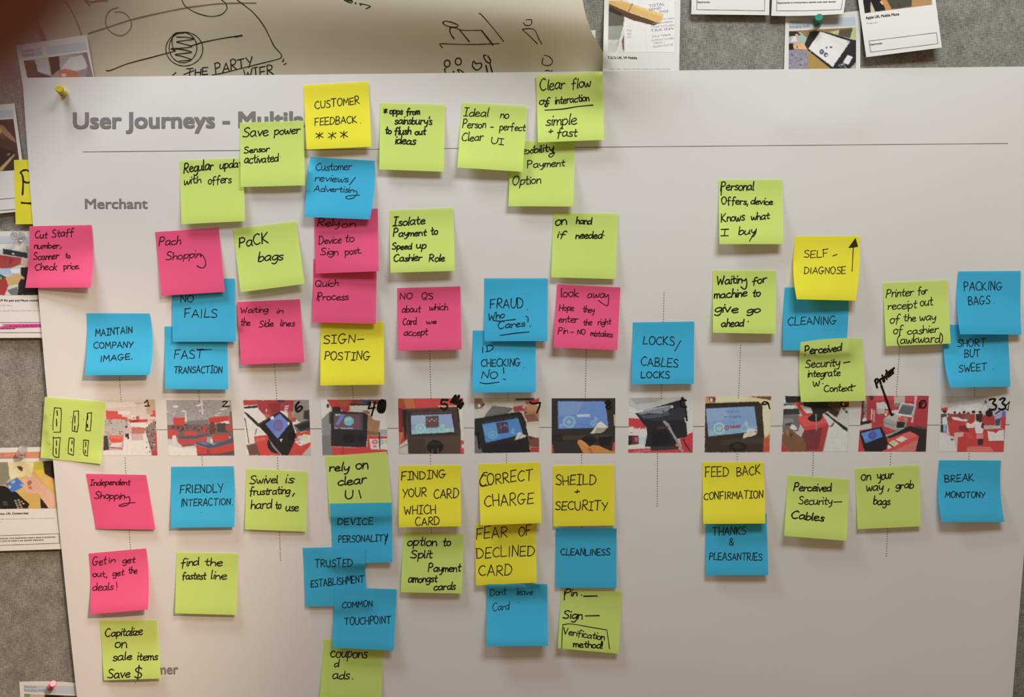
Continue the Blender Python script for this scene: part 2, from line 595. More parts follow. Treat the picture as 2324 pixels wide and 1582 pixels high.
def inside(px, py, poly):
    c = np.zeros(px.shape, bool)
    n = len(poly)
    for i in range(n):
        x1, y1 = poly[i]; x2, y2 = poly[i - 1]
        if y1 == y2:
            continue
        k = ((y1 > py) != (y2 > py)) & (px < (x2 - x1) * (py - y1) / (y2 - y1) + x1)
        c ^= k
    return c


def picture(name, sheet, quad, shapes, parent, rg=(0, 0, 1.0), step=1.25, seed=1, off=0.00012, grain=0.10):
    """A printed photograph: coloured areas laid into a fine grid of ink dots."""
    q = np.array(quad, float) / rg[2] + np.array(rg[:2])
    wpx = max(np.hypot(*(q[1] - q[0])), np.hypot(*(q[2] - q[3]))); hpx = max(np.hypot(*(q[3] - q[0])), np.hypot(*(q[2] - q[1])))
    mu, mv = max(int(wpx / step), 4), max(int(hpx / step), 4)
    nu, nv = 2 * mu + 1, 2 * mv + 1             # twice as fine while painting, averaged afterwards
    U, V = np.meshgrid(np.linspace(0, 1, nu + 1), np.linspace(0, 1, nv + 1))
    x = (q[0, 0] * (1 - U) + q[1, 0] * U) * (1 - V) + (q[3, 0] * (1 - U) + q[2, 0] * U) * V
    y = (q[0, 1] * (1 - U) + q[1, 1] * U) * (1 - V) + (q[3, 1] * (1 - U) + q[2, 1] * U) * V
    rx, ry = (x - rg[0]) * rg[2], (y - rg[1]) * rg[2]
    rs = np.random.RandomState(seed)
    wob = [blur(blur(rs.rand(nv + 1, nu + 1) - 0.5)) * 22 for _ in (0, 1)]
    rx = rx + wob[0]; ry = ry + wob[1]
    C = np.zeros((nv + 1, nu + 1, 3))
    for ln in shapes.split(';'):
        t = ln.split()
        if not t:
            continue
        col = hexc(t[0])
        col = (col * 0.90 + col.mean() * 0.10) * 0.94 + 0.012
        if len(t) == 1:
            C[:] = col
        elif t[1] == 'E':
            cx, cy, a, b = [float(v) for v in t[2:6]]
            C[((rx - cx) / a) ** 2 + ((ry - cy) / b) ** 2 < 1] = col
        elif t[1] == 'N':          # clutter: blotches of this colour inside a box
            x0, y0, x1, y1, k = [float(v) for v in t[2:7]]
            z = rs.rand(nv + 1, nu + 1)
            z = blur(blur(blur(blur(z)))); z = (z - z.min()) / np.ptp(z)
            C[(rx > x0) & (rx < x1) & (ry > y0) & (ry < y1) & (z > k)] = col
        else:
            C[inside(rx, ry, [tuple(float(v) for v in p.split(',')) for p in t[1:]])] = col
    pool = lambda A: (A[0::2, 0::2] + A[1::2, 0::2] + A[0::2, 1::2] + A[1::2, 1::2]) / 4
    C, x, y = pool(C), pool(x), pool(y)
    x[:, 0], x[:, -1] = x[:, 0] * 2 - (x[:, 0] + x[:, 1]) / 2, x[:, -1] * 2 - (x[:, -1] + x[:, -2]) / 2
    y[0], y[-1] = y[0] * 2 - (y[0] + y[1]) / 2, y[-1] * 2 - (y[-1] + y[-2]) / 2
    nu, nv = mu, mv
    z = blur(rs.rand(nv + 1, nu + 1) - 0.5) * 2.2 + (rs.rand(nv + 1, nu + 1) - 0.5) * 0.5
    C = np.clip(C * (1 + grain * z)[..., None], 0.003, 0.95)
    n = nu + 1
    k = (np.arange(nv)[:, None] * n + np.arange(nu)[None]).ravel()
    fc = np.stack([k, k + n, k + n + 1, k + 1], 1)
    o = mesh(name, sheet.on(x.ravel(), y.ravel(), off), fc, M_PIC, sheet.origin, parent, smooth=True)
    at = o.data.color_attributes.new('ink', 'FLOAT_COLOR', 'POINT')
    at.data.foreach_set('color', np.concatenate([C, np.ones(C.shape[:2] + (1,))], 2).astype(np.float32).ravel())
    return o


def lathe(name, base, tip, prof, mat, origin, parent, k=20):
    """prof: (distance along the axis 0..1, radius in m)."""
    a = Vector(base); d = Vector(tip) - a
    z = d.normalized()
    x = z.orthogonal().normalized(); y = z.cross(x)
    V, Fc = [], []
    for t, r in prof:
        for i in range(k):
            an = 2 * math.pi * i / k
            V.append(tuple(a + d * t + (x * math.cos(an) + y * math.sin(an)) * r))
    for j in range(len(prof) - 1):
        for i in range(k):
            Fc.append((j * k + i, j * k + (i + 1) % k, (j + 1) * k + (i + 1) % k, (j + 1) * k + i))
    Fc.append(tuple(range(k - 1, -1, -1)))
    Fc.append(tuple((len(prof) - 1) * k + i for i in range(k)))
    return mesh(name, V, Fc, mat, origin, parent, smooth=False)


def push_pin(base_px, head_px, length, mat, label, r=0.0045):
    hb = float(hm_get(np.array([base_px[0]]), np.array([base_px[1]]))[0])
    b = ray_to([base_px[0]], [base_px[1]], [hb + 0.0003])[0]
    t = ray_to([head_px[0]], [head_px[1]], [hb + length])[0]
    prof = [(0.0, r * 0.55), (0.02, r * 1.02), (0.14, r * 1.05), (0.2, r * 0.95), (0.26, r * 0.62), (0.5, r * 0.52), (0.74, r * 0.66),
            (0.80, r * 0.95), (0.86, r * 1.0), (0.95, r * 0.97), (1.0, r * 0.8)]
    o = lathe('push_pin', b, t, prof, mat, b, None)
    for p in o.data.polygons:
        p.use_smooth = len(p.vertices) == 4
    tag(o, label, 'push pin', 'push pins')
    d = (t - b) / np.linalg.norm(t - b)
    lathe('needle', b - d * max(hb + 0.006, 0.008), b + d * 0.001, [(0, 0.0001), (0.1, 0.0005), (1, 0.0005)], M_STEEL, b, o, 8)
    return o


M_STEEL = plain_mat('pin_steel', (0.5, 0.5, 0.5), 0.3, 0.5)

# ------------------------------------------------------------------ the fabric wall
def fabric_wall():
    hw, z0, z1 = 2.2, 0.0, 2.6
    n = 24
    U, V = np.meshgrid(np.linspace(-hw, hw, n + 1), np.linspace(z0, z1, n + 1))
    P = np.stack([U.ravel(), np.zeros(U.size), V.ravel()], 1)
    fc = [(j * (n + 1) + i, j * (n + 1) + i + 1, (j + 1) * (n + 1) + i + 1, (j + 1) * (n + 1) + i) for j in range(n) for i in range(n)]
    Q = P + np.array([0, 0.05, 0])
    m = len(P)
    fc += [tuple(m + i for i in reversed(f)) for f in fc]
    o = mesh('wall_back', np.vstack([P, Q]), fc, M_FABRIC)
    tag(o, 'grey heather fabric partition wall behind all the papers', 'wall', kind='structure')


fabric_wall()
n = 8
FL = [(x, y, 0.0) for y in np.linspace(-2.6, 0.0, n + 1) for x in np.linspace(-2.2, 2.2, n + 1)]
tag(mesh('floor', FL, [(j * (n + 1) + i, j * (n + 1) + i + 1, (j + 1) * (n + 1) + i + 1, (j + 1) * (n + 1) + i) for j in range(n) for i in range(n)],
         paper_mat('carpet', (0.16, 0.14, 0.12), 0, 0.3, 0, 0.95)), 'dark grey carpet floor in front of the partition wall', 'floor', kind='structure')

# ------------------------------------------------------------------ the drawn flip-chart sheet that bulges off the wall
def flip_x(y, side):
    if side == 0:
        return 81 + (y - 36) * 0.46
    ys = [-260, -60, 0, 30, 70, 100, 125, 165, 210]
    xs = [1302, 1314, 1322, 1328, 1341, 1358, 1372, 1391, 1412]
    return np.interp(y, ys, xs)


class FlipSheet(Sheet):
    Y0, Y1 = -260.0, 215.0

    def pix(s, u, v):
        y = s.Y0 + (s.Y1 - s.Y0) * v
        return flip_x(y, 0) * (1 - u) + flip_x(y, 1) * u, y + 0 * u


def flip_own(U, V):
    y = -260 + 475 * V
    peak = -70 + 110 * U ** 1.5
    t = np.where(y > peak, np.clip((205 - y) / (205 - peak), 0, 1), np.clip((y + 262) / (peak + 262), 0, 1))
    s = t * t * (3 - 2 * t)
    amp = 0.007 + 0.031 * np.clip((U - 0.02) / 0.9, 0, 1)
    return 0.0012 + amp * s


# a further white card tucked behind the flip-chart sheet
sh = Sheet([(1200, 70), (1351.5, 68.5), (1350, 250), (1199, 252)], 6, 6)
tag(sh.build('research_card', M_CARD), 'plain white card corner peeking out from behind the flip-chart sheet', 'card', 'research cards')

flip = FlipSheet([(0, 0)] * 4, 70, 48, own=flip_own)
FLIP = tag(flip.build('flipchart_sheet', M_FLIP), 'large curling flip-chart sheet with black line drawings above the poster', 'paper sheet')
Ink((0, 0, 5.531), 2.6, 1).run('s 1110,420 1330,350 1640,250 2000,165 2323,100 2500,75 2760,45 3000,38 3212,38 @3; s 790,0 860,75 930,200 985,330 1025,445 @2.2;'
    's 1480,95 1390,125 1335,200 1325,290 1380,390 1480,445 1570,430 1640,350 1645,270 1590,185 1520,150 1440,152 @2.2;'
    's 1060,0 1130,70 @3; s 1080,5 1150,25 1250,10 1350,12 @3').build('light_pen_lines', flip, M_PENCIL, FLIP)
for d in ('s -767,885 -712,882 -502,800 -202,720 98,640 @2.4; s 300,575 450,530 700,480 935,445 @2.6; s 850,462 935,445 @3.4;'
      'e 212,615 232,212 @2; e 195,597 174,190 @2; s 75,440 110,420 160,412 200,410 @4.5; s 90,435 60,480 60,560 75,610 @2;'
      's 118,465 240,468 330,490 220,508 115,525 180,545 290,575 290,590 170,605 50,612 170,620 285,645 290,660 180,672 95,685 180,705 285,740 280,755 150,765 @2.4;'
      's 50,612 90,632 @4', 's 180,0 220,70 320,140 450,190 570,205 680,180 740,120 745,80 720,30 680,0 @2',
      's 875,0 950,55 1080,160 1200,310 1280,460 1340,580 1420,670 1432,710 1395,740 1200,790 900,865 700,915 560,942 @2.2'):
    Ink((380, 0, 5.531), 2.4, 2).run(d).build('pen_drawing', flip, M_INK, FLIP)
k = Ink((380, 0, 5.531), 2.6, 3)
k.run('w THE 240 945 505 935 85; s 205,935 330,885 @2.4; w PARTY 605 925 1075 835 125; w WIER 960 985 1330 935 110; s 1460,742 1446,775 ; s 1490,795 1462,812; s 68,942 105,912')
k.build('handwriting', flip, M_INK, FLIP)
k = Ink((760, 0, 5.531), 2.2, 4)
k.run('s 120,0 200,35 215,10 160,3 @3; d 260 40 @4; s 310,45 370,55 445,80 390,110; s 310,45 330,68; s 1360,292 1378,266 1450,275 1540,312 1530,340 1440,336 1370,305 1355,278;'
      's 1450,345 1444,390 1470,450 1498,485 @2.6; s 1450,345 1510,350 1590,378 1700,380 1840,380 @1.8; l 1840,380 1985,565 @3; l 1572,382 1690,525 @2.6;'
      's 1810,170 1835,180 1960,320 2120,520 @2; s 1350,598 1320,562 1335,548 1500,555 1750,558 2065,547 @2;'
      'e 1410,797 36,42 @2.8; e 1550,772 38,44 @2.8; s 1770,800 1740,768 1728,830 1780,880 1835,845 1835,795 1770,800 @2.8;'
      's 1895,692 1866,702 1900,770 1945,790 1955,760 1920,700 @2.8; l 1896,820 1918,915 @3; l 1946,800 1978,915 @3; s 1395,855 1378,870 1392,925 @2.6; d 1490 900 @4;'
      's 1560,905 1540,875 1570,878 1620,915 @2.6')
k.build('pen_drawing', flip, M_INK, FLIP)
k = Ink((1140, 0, 5.531), 2.0, 5)
k.run('s 265,285 290,315 340,320 370,285 358,245 296,252; s 250,368 300,360 400,372 460,490 497,555; l 250,368 340,450 440,548;'
      's 528,694 590,712 632,770 600,815 540,820 500,790 512,725; s 540,890 570,882 600,892 ; d 622 888 @3')
k.build('pen_drawing', flip, M_INK, FLIP)

# ------------------------------------------------------------------ research cards pinned round the poster
R0 = (0, 0, 5.531)


def lift_own(l, r=None, p=1.8, base=0.0008):
    r = l if r is None else r
    return lambda U, V: base + (l * (1 - U) + r * U) * V ** p


def card(quad, label, own, n=14, bow=(0, 0, 0, 0)):
    s = Sheet(quad, n, n, own=own, bow=bow)
    o = tag(s.build('research_card', M_CARD), label, 'card', 'research cards')
    return s, o


def box_lines(name, s, rg, pts, w=1.1):
    i = Ink(rg, w, 1)
    i.run(pts)
    return i.build(name, s, M_TINY, s.obj, 0.0001)


# top left, over the flip-chart sheet
s, o = card([(36, 103), (197, 79), (240, 330), (78, 345)], 'white card with two clasped hands photo in the top left corner', lift_own(0.003))
band('header_band', s, [(270, 630), (1070, 525), (1095, 620), (290, 720)], M_BAND_BLUE, o, R0)
lettering('header_text', s, [('Merchant', 272, 660, 430, 638, 32), ('Emerging', 282, 708, 430, 685, 32)], M_BANDTEXT, o, 0.0, 0.00016, R0)
picture('printed_photo', s, [(300, 765), (1090, 655), (1240, 1250), (430, 1370)], '''938784; 4a3a34 300,765 425,755 470,850 470,900 550,930 640,960 640,1400 355,1400; b9b0a6 440,750 600,720 640,945 480,900;
352823 605,715 740,705 755,870 650,950; a39a98 740,700 930,690 850,800 760,860; c6bcae 760,870 880,720 1030,690 1110,800 1060,880 950,890; 7d6a68 1030,670 1090,655 1240,1250 1085,1300 1080,960 1100,830;
8a7d74 990,880 1085,860 1085,960 980,960; b5664a 740,880 820,865 940,890 990,920 980,1000 740,1000; d8b8a0 770,930 830,925 825,958 775,958''', o, R0, 1.4, 11)

# left edge, upper
R1 = (0, 200, 5.531)
s, o = card([(-155, 252), (33, 234.5), (66, 478), (-120, 496)], 'white card with a dark photo of an arm and keypad, highest at the left edge', lift_own(0.003))
band('header_band', s, [(-600, 330), (158, 268), (168, 358), (-600, 420)], M_BAND_BLUE, o, R1)
picture('printed_photo', s, [(-700, 450), (165, 388), (255, 1022), (-620, 1085)], '''3a2a20; 2a1d16 -700,440 60,420 120,470 60,500 -700,560; 5a4030 -100,520 60,480 90,560 60,640 -100,600; 9a6a4c -20,455 40,470 110,550 190,640 205,690 120,640 30,560 -20,530; b89040 -20,500 20,500 15,570 -20,570;
17130f 0,740 180,800 120,900 0,1000 -700,1050 -700,700; 6a6a70 90,820 125,812 128,840 95,848; b5955c -40,1060 0,1000 175,830 185,842 20,1045; 2b201a 185,845 250,1025 30,1045''', o, R1, 1.4, 12)
box_lines('text_box_outline', s, R1, 'l -400,1425 185,1380 ; l -400,1560 190,1522')

# yellow note half hidden behind the poster
s = Sheet([(31.5, 363), (178, 360), (182, 508), (35.5, 509)], 12, 12, own=lift_own(0.003))
o = tag(s.build('sticky_note', NOTE['yellow']), 'yellow sticky note with a big P half hidden behind the left poster edge', 'sticky note', 'yellow sticky notes')
Ink(R1, 4.0, 3).run('s 256,1062 270,1045 300,1030 345,1032 400,1085 385,1165 335,1186 285,1160; s 256,1062 278,1090 290,1150 288,1250 282,1335; s 270,1438 330,1443 420,1448').build('handwriting', s, M_INK, o)

# left edge, red sleeves
R2 = (0, 470, 5.531)
s, o = card([(-100, 526), (104, 524), (122, 766.5), (-92, 767.5)], 'white card with red sleeved hands at a till and pink highlighted text', lift_own(0.004))
band('header_band', s, [(-500, 366), (420, 366), (425, 455), (-500, 458)], M_BAND_BLUE, o, R2)
picture('printed_photo', s, [(-500, 490), (470, 488), (490, 1102), (-480, 1104)], '''c0bcb0; d0ccc0 -500,480 320,480 320,520 -500,560; 9a978c 320,490 360,490 360,570 325,560; 2e2e2c 35,520 350,575 345,645 40,590; d8d8d8 150,578 180,582 180,598 150,594; a33430 -500,600 0,600 270,635 262,720 130,770 -500,770; 8a2a2a 120,640 200,650 110,740;
c9a084 270,640 365,690 350,760 265,740; 9aacc8 -100,780 260,760 230,850 -100,850; d0d6dc 130,780 260,765 240,830 150,830; 201a1c 260,760 490,740 490,1104 220,1104 230,960 260,840; 3a3a38 -60,810 80,880 60,920 -60,860; c09a5c 80,880 200,830 260,850 310,885 300,905 260,905 230,965 110,990 60,930; a02c2c -500,900 70,890 105,985 60,1104 -500,1104; 6aa040 E -5 890 25 22; 6a6664 90,1040 220,1000 222,1104 130,1104; c8c8c8 70,1075 140,1100 130,1104''', o, R2, 1.4, 13)
lettering('caption_text', s, [('UP', -8, 1180, 34, 1180, 22), ('Pin pad and Miura mobile', 50, 1182, 482, 1182, 22)], M_TINY, o, 0.03, 0.00016, R2)
lettering('small_text', s, [('in order days', -40, 1242, 148, 1240, 17), ('merchants use the Miura to share their on the', -120, 1308, 500, 1305, 15)], M_FAINT, o, 0.0, 0.00016, R2)
band('highlighted_strip', s, [(15, 1468), (520, 1462), (520, 1510), (200, 1520)], M_HILITE, o, R2, 0.00010)
band('highlighted_strip', s, [(-60, 1500), (210, 1498), (185, 1530), (-60, 1534)], M_HILITE, o, R2, 0.00012)
lettering('highlighted_text', s, [("that's new way to sterilise the pin wh", 30, 1502, 515, 1496, 19), ('to the device we', -20, 1532, 188, 1528, 19)], M_TINY, o, 0.02, 0.0002, R2)
box_lines('text_box_outline', s, R2, 'l -400,1450 530,1446; l -400,1578 530,1576')

# left edge, contactless card
R3 = (0, 880, 5.531)
s, o = card([(-60, 1017.5), (150, 1013.5), (166, 1245.5), (-50, 1252)], 'white card with a hand holding a blue bank card over a keypad', lift_own(0.004))
band('header_band', s, [(-300, 822), (640, 798), (645, 880), (-300, 895)], M_BAND_SALMON, o, R3)
lettering('header_text', s, [('Learn', 5, 845, 60, 842, 22), ('contact experience', 0, 888, 215, 880, 24)], M_BANDTEXT, o, 0.0, 0.00016, R3)
picture('printed_photo', s, [(-320, 945), (690, 921), (740, 1510), (-320, 1526)], '''cda455; 807a60 -320,930 100,930 130,1130 60,1215 -320,1280; e2c68c 95,930 430,930 400,1090 280,1120 130,1130; f0d8a0 E 160 1060 50 90; 4a3a20 205,985 265,985 290,1010 280,1055 240,1030; 2e241a 540,925 740,915 740,1180 560,1080 430,1010; b8a820 420,935 540,935 560,1080 450,1060; e0b020 430,1040 540,1030 560,1090 480,1110; e0a850 480,1090 640,1140 740,1330 560,1200;
caa04a 330,1290 500,1330 510,1515 360,1500 250,1330; dba484 270,1160 330,1110 420,1095 520,1210 690,1340 720,1440 660,1515 610,1512 480,1320 430,1330 340,1320 290,1240; a8604a 340,1180 390,1160 400,1200 350,1240; b87058 350,1240 400,1235 400,1280 355,1270; f0d0b8 330,1105 400,1092 380,1130;
17130f -320,1230 50,1230 210,1315 300,1400 370,1460 350,1515 -320,1528; 3a3a34 30,1430 90,1420 100,1480 40,1480; 3a6cb0 60,1212 210,1125 302,1210 270,1262 150,1312; 86a8d8 140,1175 185,1160 195,1185 150,1210; d0b060 100,1235 132,1225 142,1255 112,1268; 6a9ad0 250,1210 300,1205 290,1240 255,1240;
9a9488 E 195 1420 14 10; 9a9488 E 232 1412 14 10; c84a3a E 272 1428 14 10; 9a9488 E 205 1450 14 10; 9a9488 E 243 1442 14 10; d8c040 E 295 1455 14 10; 9a9488 E 218 1478 14 10; 9a9488 E 255 1472 14 10; 9a9488 E 230 1505 14 10; 9a9488 E 270 1500 14 10; 241c16 505,1380 560,1440 610,1512 512,1514''', o, R3, 1.3, 14)
R3b = (0, 1160, 5.531)
lettering('caption_text', s, [('amos, UK, Contact-less', -30, 45, 355, 36, 24)], M_TINY, o, 0.03, 0.00016, R3b)
lettering('small_text', s, [('not really recent set of creatives, is still a novel experience', -60, 108, 680, 92, 14), ('so far', -40, 140, 20, 138, 14)], M_FAINT, o, 0.0, 0.00016, R3b)
lettering('box_text', s, [('opportunity novel experiences create a sense of excitement,', -40, 352, 700, 330, 16), ('how could we create a new payment experience.', -40, 384, 552, 366, 16)], M_TINY, o, 0.02, 0.00016, R3b)
box_lines('text_box_outline', s, R3b, 'l -250,318 738,283 746,403 -250,440')

# bottom left
R4 = (0, 1380, 5.533)
s, o = card([(43.5, 1547.5), (208, 1554), (214, 1770), (56, 1770)], 'white card with pale blue header at the bottom left corner below the fabric', lift_own(0.004), bow=(0, 0, -4, 0))
band('header_band', s, [(300, 968), (1040, 985), (1045, 1088), (302, 1050)], M_BAND_BLUE, o, R4)
lettering('header_text', s, [('Merchant', 302, 1005, 458, 1003, 30), ('Emerging needs', 302, 1046, 565, 1046, 32)], M_BANDTEXT, o, 0.0, 0.00016, R4)
picture('printed_photo', s, [(305, 1080), (1050, 1108), (1080, 2000), (330, 2000)], '''3a3428; b0a888 380,1080 560,1088 540,1300 385,1300; 8a8468 305,1085 380,1085 380,1300 310,1300; 17120f 570,1110 620,1075 720,1080 790,1125 800,1300 560,1300; 4a5040 800,1100 1060,1105 1060,1300 800,1300; c08a68 590,1160 760,1160 760,1400 600,1400''', o, R4, 1.4, 15)

# top right: receipts and clothes peg
R5 = (1140, 0, 5.531)
s, o = card([(1373.5, -95), (1546, -92), (1540.5, 200), (1367, 205)], 'white card showing a wooden clothes peg clipping till receipts', lift_own(0.004))
picture('printed_photo', s, [(1340, 5), (2166, 5), (2160, 655), (1328, 655)], '''ddd5cd; 5f5545 1335,10 1540,160 1520,330 1430,640 1325,660; 8f8878 1325,330 1520,320 1420,660 1325,660; b8b0a0 1325,500 1460,500 1420,660 1325,660; e6dcd4 1535,190 1790,300 1812,660 1525,660; cdbfae 1430,630 1525,340 1540,660 1440,660; 6a5038 1500,520 1528,430 1530,640 1515,640; eae2de 1790,250 2170,180 2170,660 1812,660; d8cac0 1780,330 1800,330 1820,660 1806,660; f0eae6 1640,60 1730,20 1740,100;
5a3a24 1345,50 1590,155 1975,290 1900,322 1640,255 1340,135; 3a281a 1340,80 1530,180 1480,200 1340,140; cf9c4c 1340,8 1500,8 1640,50 1580,150 1340,45; d6a85a 1345,10 1560,20 1630,50 1600,60; d2a254 1640,55 2030,180 1985,290 1590,150; dcb268 1650,60 2030,180 2015,215 1640,85; 2e2620 1632,40 1640,42 1590,150 1578,148''', o, R5, 1.2, 16, grain=0.07)
lettering('receipt_text', s, [('TOTAL', 1842, 92, 2040, 66, 36), ('SEND', 1845, 138, 2000, 112, 30), ('NGE', 1975, 160, 2085, 152, 30), ('TAX INV', 1862, 400, 2158, 372, 32)], M_BANDTEXT, o, 0.0, 0.0002, R5)
lettering('receipt_text', s, [('no item', 2010, 250, 2160, 235, 26), ('not suitable', 1890, 302, 2140, 280, 24), ('Total includes', 1862, 352, 2160, 322, 26), ('JNL# 728868', 1880, 470, 2115, 445, 24), ('COMPANY NUMBER', 1872, 520, 2160, 490, 24), ('REGN 1', 1905, 552, 2035, 540, 22), ('TELEPHONE 08', 1882, 600, 2140, 570, 24), ], M_FAINT, o, 0.0, 0.0002, R5)
lettering('receipt_text', s, [('PAI', 1565, 395, 1622, 395, 24), ('NO', 1568, 435, 1618, 435, 24), ('CA', 1568, 475, 1615, 475, 24)], M_FAINT, o, 0.0, 0.0002, R5)
lettering('caption_text', s, [("T.G.I's UK, VF Mobile", 1325, 738, 1690, 740, 29)], M_TINY, o, 0.03, 0.00016, R5)
lettering('small_text', s, [("I don't really need the merchant receipt, an e-ticket would be", 1345, 873, 2105, 872, 16)], M_FAINT, o, 0.0, 0.00016, R5)

# top right: two cards of which only the lower edge shows
R6 = (1520, 0, 5.531)
s, o = card([(1574, -225), (1750, -222), (1745.6, 34.4), (1568.8, 32.4)], 'white card with an empty opportunity box at the top edge beside the receipts card', lift_own(0.006))
lettering('box_text', s, [('Opportunity', 338, 34, 505, 34, 19)], M_TINY, o, 0.02, 0.00016, R6)
box_lines('text_box_outline', s, R6, 'l 345,-110 338,120 1188,136 1195,-100 345,-110')

# the tablet card hangs below and behind the next two
s, o = card([(1782.5, 36), (1953, 24), (1951.5, 290), (1776, 292)], 'white card with a photo of a tablet on a wooden table under the green pin', lift_own(0.003), bow=(0, 0, 2, 0))
band('header_band', s, [(1503, 255), (2325, 212), (2338, 318), (1503, 358)], M_BAND_BLUE, o, R6)
lettering('header_text', s, [('Merchant', 1505, 298, 1650, 292, 32), ('Emerging needs', 1505, 350, 1755, 338, 32)], M_BANDTEXT, o, 0.0, 0.00016, R6)
picture('printed_photo', s, [(1498, 392), (2338, 345), (2334, 1200), (1492, 1210)], '''8f7040; a88038 1730,620 2040,840 2040,1210 1730,1210; b0a090 1498,440 1640,400 1720,480 1700,560 1500,550; 2a221c 1498,395 1600,395 1650,440 1500,460; c89870 1575,425 1610,425 1610,450 1580,450; 90b096 1650,430 1720,470 1700,545 1630,520; c8c4ba 1540,470 1580,450 1600,520 1520,530; 8a7f86 1493,625 1730,625 1742,760 1722,1210 1490,1210; 5a5058 N 1493 625 1740 900 0.62; b0a6a8 N 1493 625 1740 900 0.72; 241a18 1496,545 1552,545 1562,622 1496,626; e0a468 1550,562 1700,550 1735,575 1742,600 1715,622 1555,612; 4a3020 1590,570 1605,570 1605,608 1592,608;
262222 1760,395 1890,388 2340,500 2340,1000 2030,870 1740,640 1690,560; dce6e6 1890,395 2265,520 2045,840 1740,610; c8d2d4 N 1760 480 2180 700 0.80; 3a3a52 E 1908 650 28 32; 8a94a0 E 1908 648 14 16; 3f3f5a E 1960 690 25 28; c8ccd0 E 1965 695 10 14; 5a60b0 E 1968 598 14 14; 2c2c34 2008,580 2042,585 2036,606 2006,600; ecd8ca E 2030 725 30 30; a8a8b0 2225,510 2262,518 2250,540 2225,535; e0e2e8 2230,690 2298,715 2240,815 2175,780; 8a8a88 N 2120 790 2220 860 0.6; b4b474 2000,400 2340,340 2340,505 2262,490 2100,435; 5a4a34 2130,375 2300,350 2262,480 2115,440; d8d8a0 2060,395 2064,395 2070,430 2062,430; 9a9a90 2270,850 2340,780 2340,900''', o, R6, 1.2, 17)

s, o = card([(1762, -210), (1950, -205), (1914, 31.2), (1750.3, 35.8)], 'white card whose curled lower edge hangs over the tablet card, asking about a camera', lift_own(0.006, 0.012, 2.2), bow=(0, 0, 0, 2))
lettering('box_text', s, [('Opportunity to incorporate a camera onto each device?', 1345, 44, 2085, 28, 19)], M_TINY, o, 0.02, 0.00016, R6)
box_lines('text_box_outline', s, R6, 'l 1350,-80 1340,135 1700,136 2150,120 2185,-80')

R7 = (1904, 0, 5.531)
s, o = card([(1923, -172), (2098, -192), (2137.8, 108), (1966, 129.8)], 'tilted white card with people standing in a shop, topmost on the right', lift_own(0.008, 0.013, 2.0))
picture('printed_photo', s, [(280, -180), (1130, -290), (1172, 55), (325, 163)], '''b08454; c8a888 400,10 460,140 395,158; 16130f 280,-180 560,-200 580,130 455,145 400,20 395,158 325,163; d8b090 515,20 560,0 570,60 540,55; c07a3c 520,-20 600,-20 665,112 590,130 560,60; 45402f 580,-200 930,-200 916,82 660,116 600,0; 3a3527 740,40 770,40 780,102 750,104; a87a48 925,-240 1130,-290 1172,55 912,88; c09a60 1160,-10 1172,55 1165,55''', o, R7, 1.3, 18)
lettering('caption_text', s, [('Apple UK, Mobile Miura', 337, 240, 757, 190, 32)], M_TINY, o, 0.03, 0.00016, R7)
lettering('small_text', s, [('Bridge view', 350, 300, 488, 288, 17)], M_FAINT, o, 0.0, 0.00016, R7)
lettering('box_text', s, [('Opportunity', 385, 568, 545, 550, 20)], M_TINY, o, 0.02, 0.00016, R7)
box_lines('text_box_outline', s, R7, 'l 377,515 1225,410 1243,548 398,655 377,515')

# ------------------------------------------------------------------ the big printed poster
def poster_own(U, V):
    h = 0.0035 + 0.0012 * np.sin(3.1 * U * 2.1 + 0.7) * np.sin(2.4 * V * 2.0 + 0.3) + 0.0006 * np.sin(17 * U + 5 * V) * np.sin(11 * V - 3 * U + 1)
    h += 0.0065 * np.clip(1 - U / 0.05, 0, 1) ** 1.5 * np.clip((V - 0.1) / 0.25, 0, 1)
    h += 0.0050 * np.clip((U - 0.93) / 0.07, 0, 1) ** 1.5 * np.clip((V - 0.1) / 0.3, 0, 1)
    # folds in the lower right corner
    for u0, du, amp, v0 in ((0.835, 0.02, 0.0022, 0.72), (0.805, 0.012, -0.0010, 0.72)):
        h += amp * np.exp(-((U - u0 + 0.06 * (V - 0.8)) / du) ** 2) * np.clip((V - v0) / 0.15, 0, 1)
    h += 0.0015 * np.exp(-((V - 0.86 - 0.25 * (U - 0.7)) / 0.06) ** 2) * np.clip((U - 0.5) / 0.2, 0, 1)
    return h


ps = Sheet([(51, 176.5), (2412, 150), (2285, 1745), (193, 1745)], 120, 84, bow=(-9.5, 0, 0, 0), own=poster_own, drape=False, smooth=10)
PO = tag(ps.build('journey_poster', M_POSTER), 'huge white printed poster with a photo timeline, carrying all the sticky notes', 'poster')
lettering('title_text', ps, [('User Journeys - Multila', 167, 291.5, 690, 288.6, 35)], M_PRINT, PO, 0.031, 0.00012)
lettering('heading_text', ps, [('Merchant', 193.5, 473.3, 334.5, 473, 21.7)], M_PRINT, PO, 0.022, 0.00012)
lettering('heading_text', ps, [('mer', 357, 1530.3, 404, 1529.6, 21.7)], M_PRINT, PO, 0.022, 0.00012)
i = Ink(w=1.5); i.line([(188 + t * 104.95, 344.6 - t * 0.955) for t in range(21)]); i.build('title_rule', ps, M_LINE, PO, 0.0001)
i = Ink(w=1.5); i.line([(203 + t * 104.4, 976.3 - t * 0.63) for t in range(21)]); i.build('timeline_rule', ps, M_LINE, PO, 0.00008)
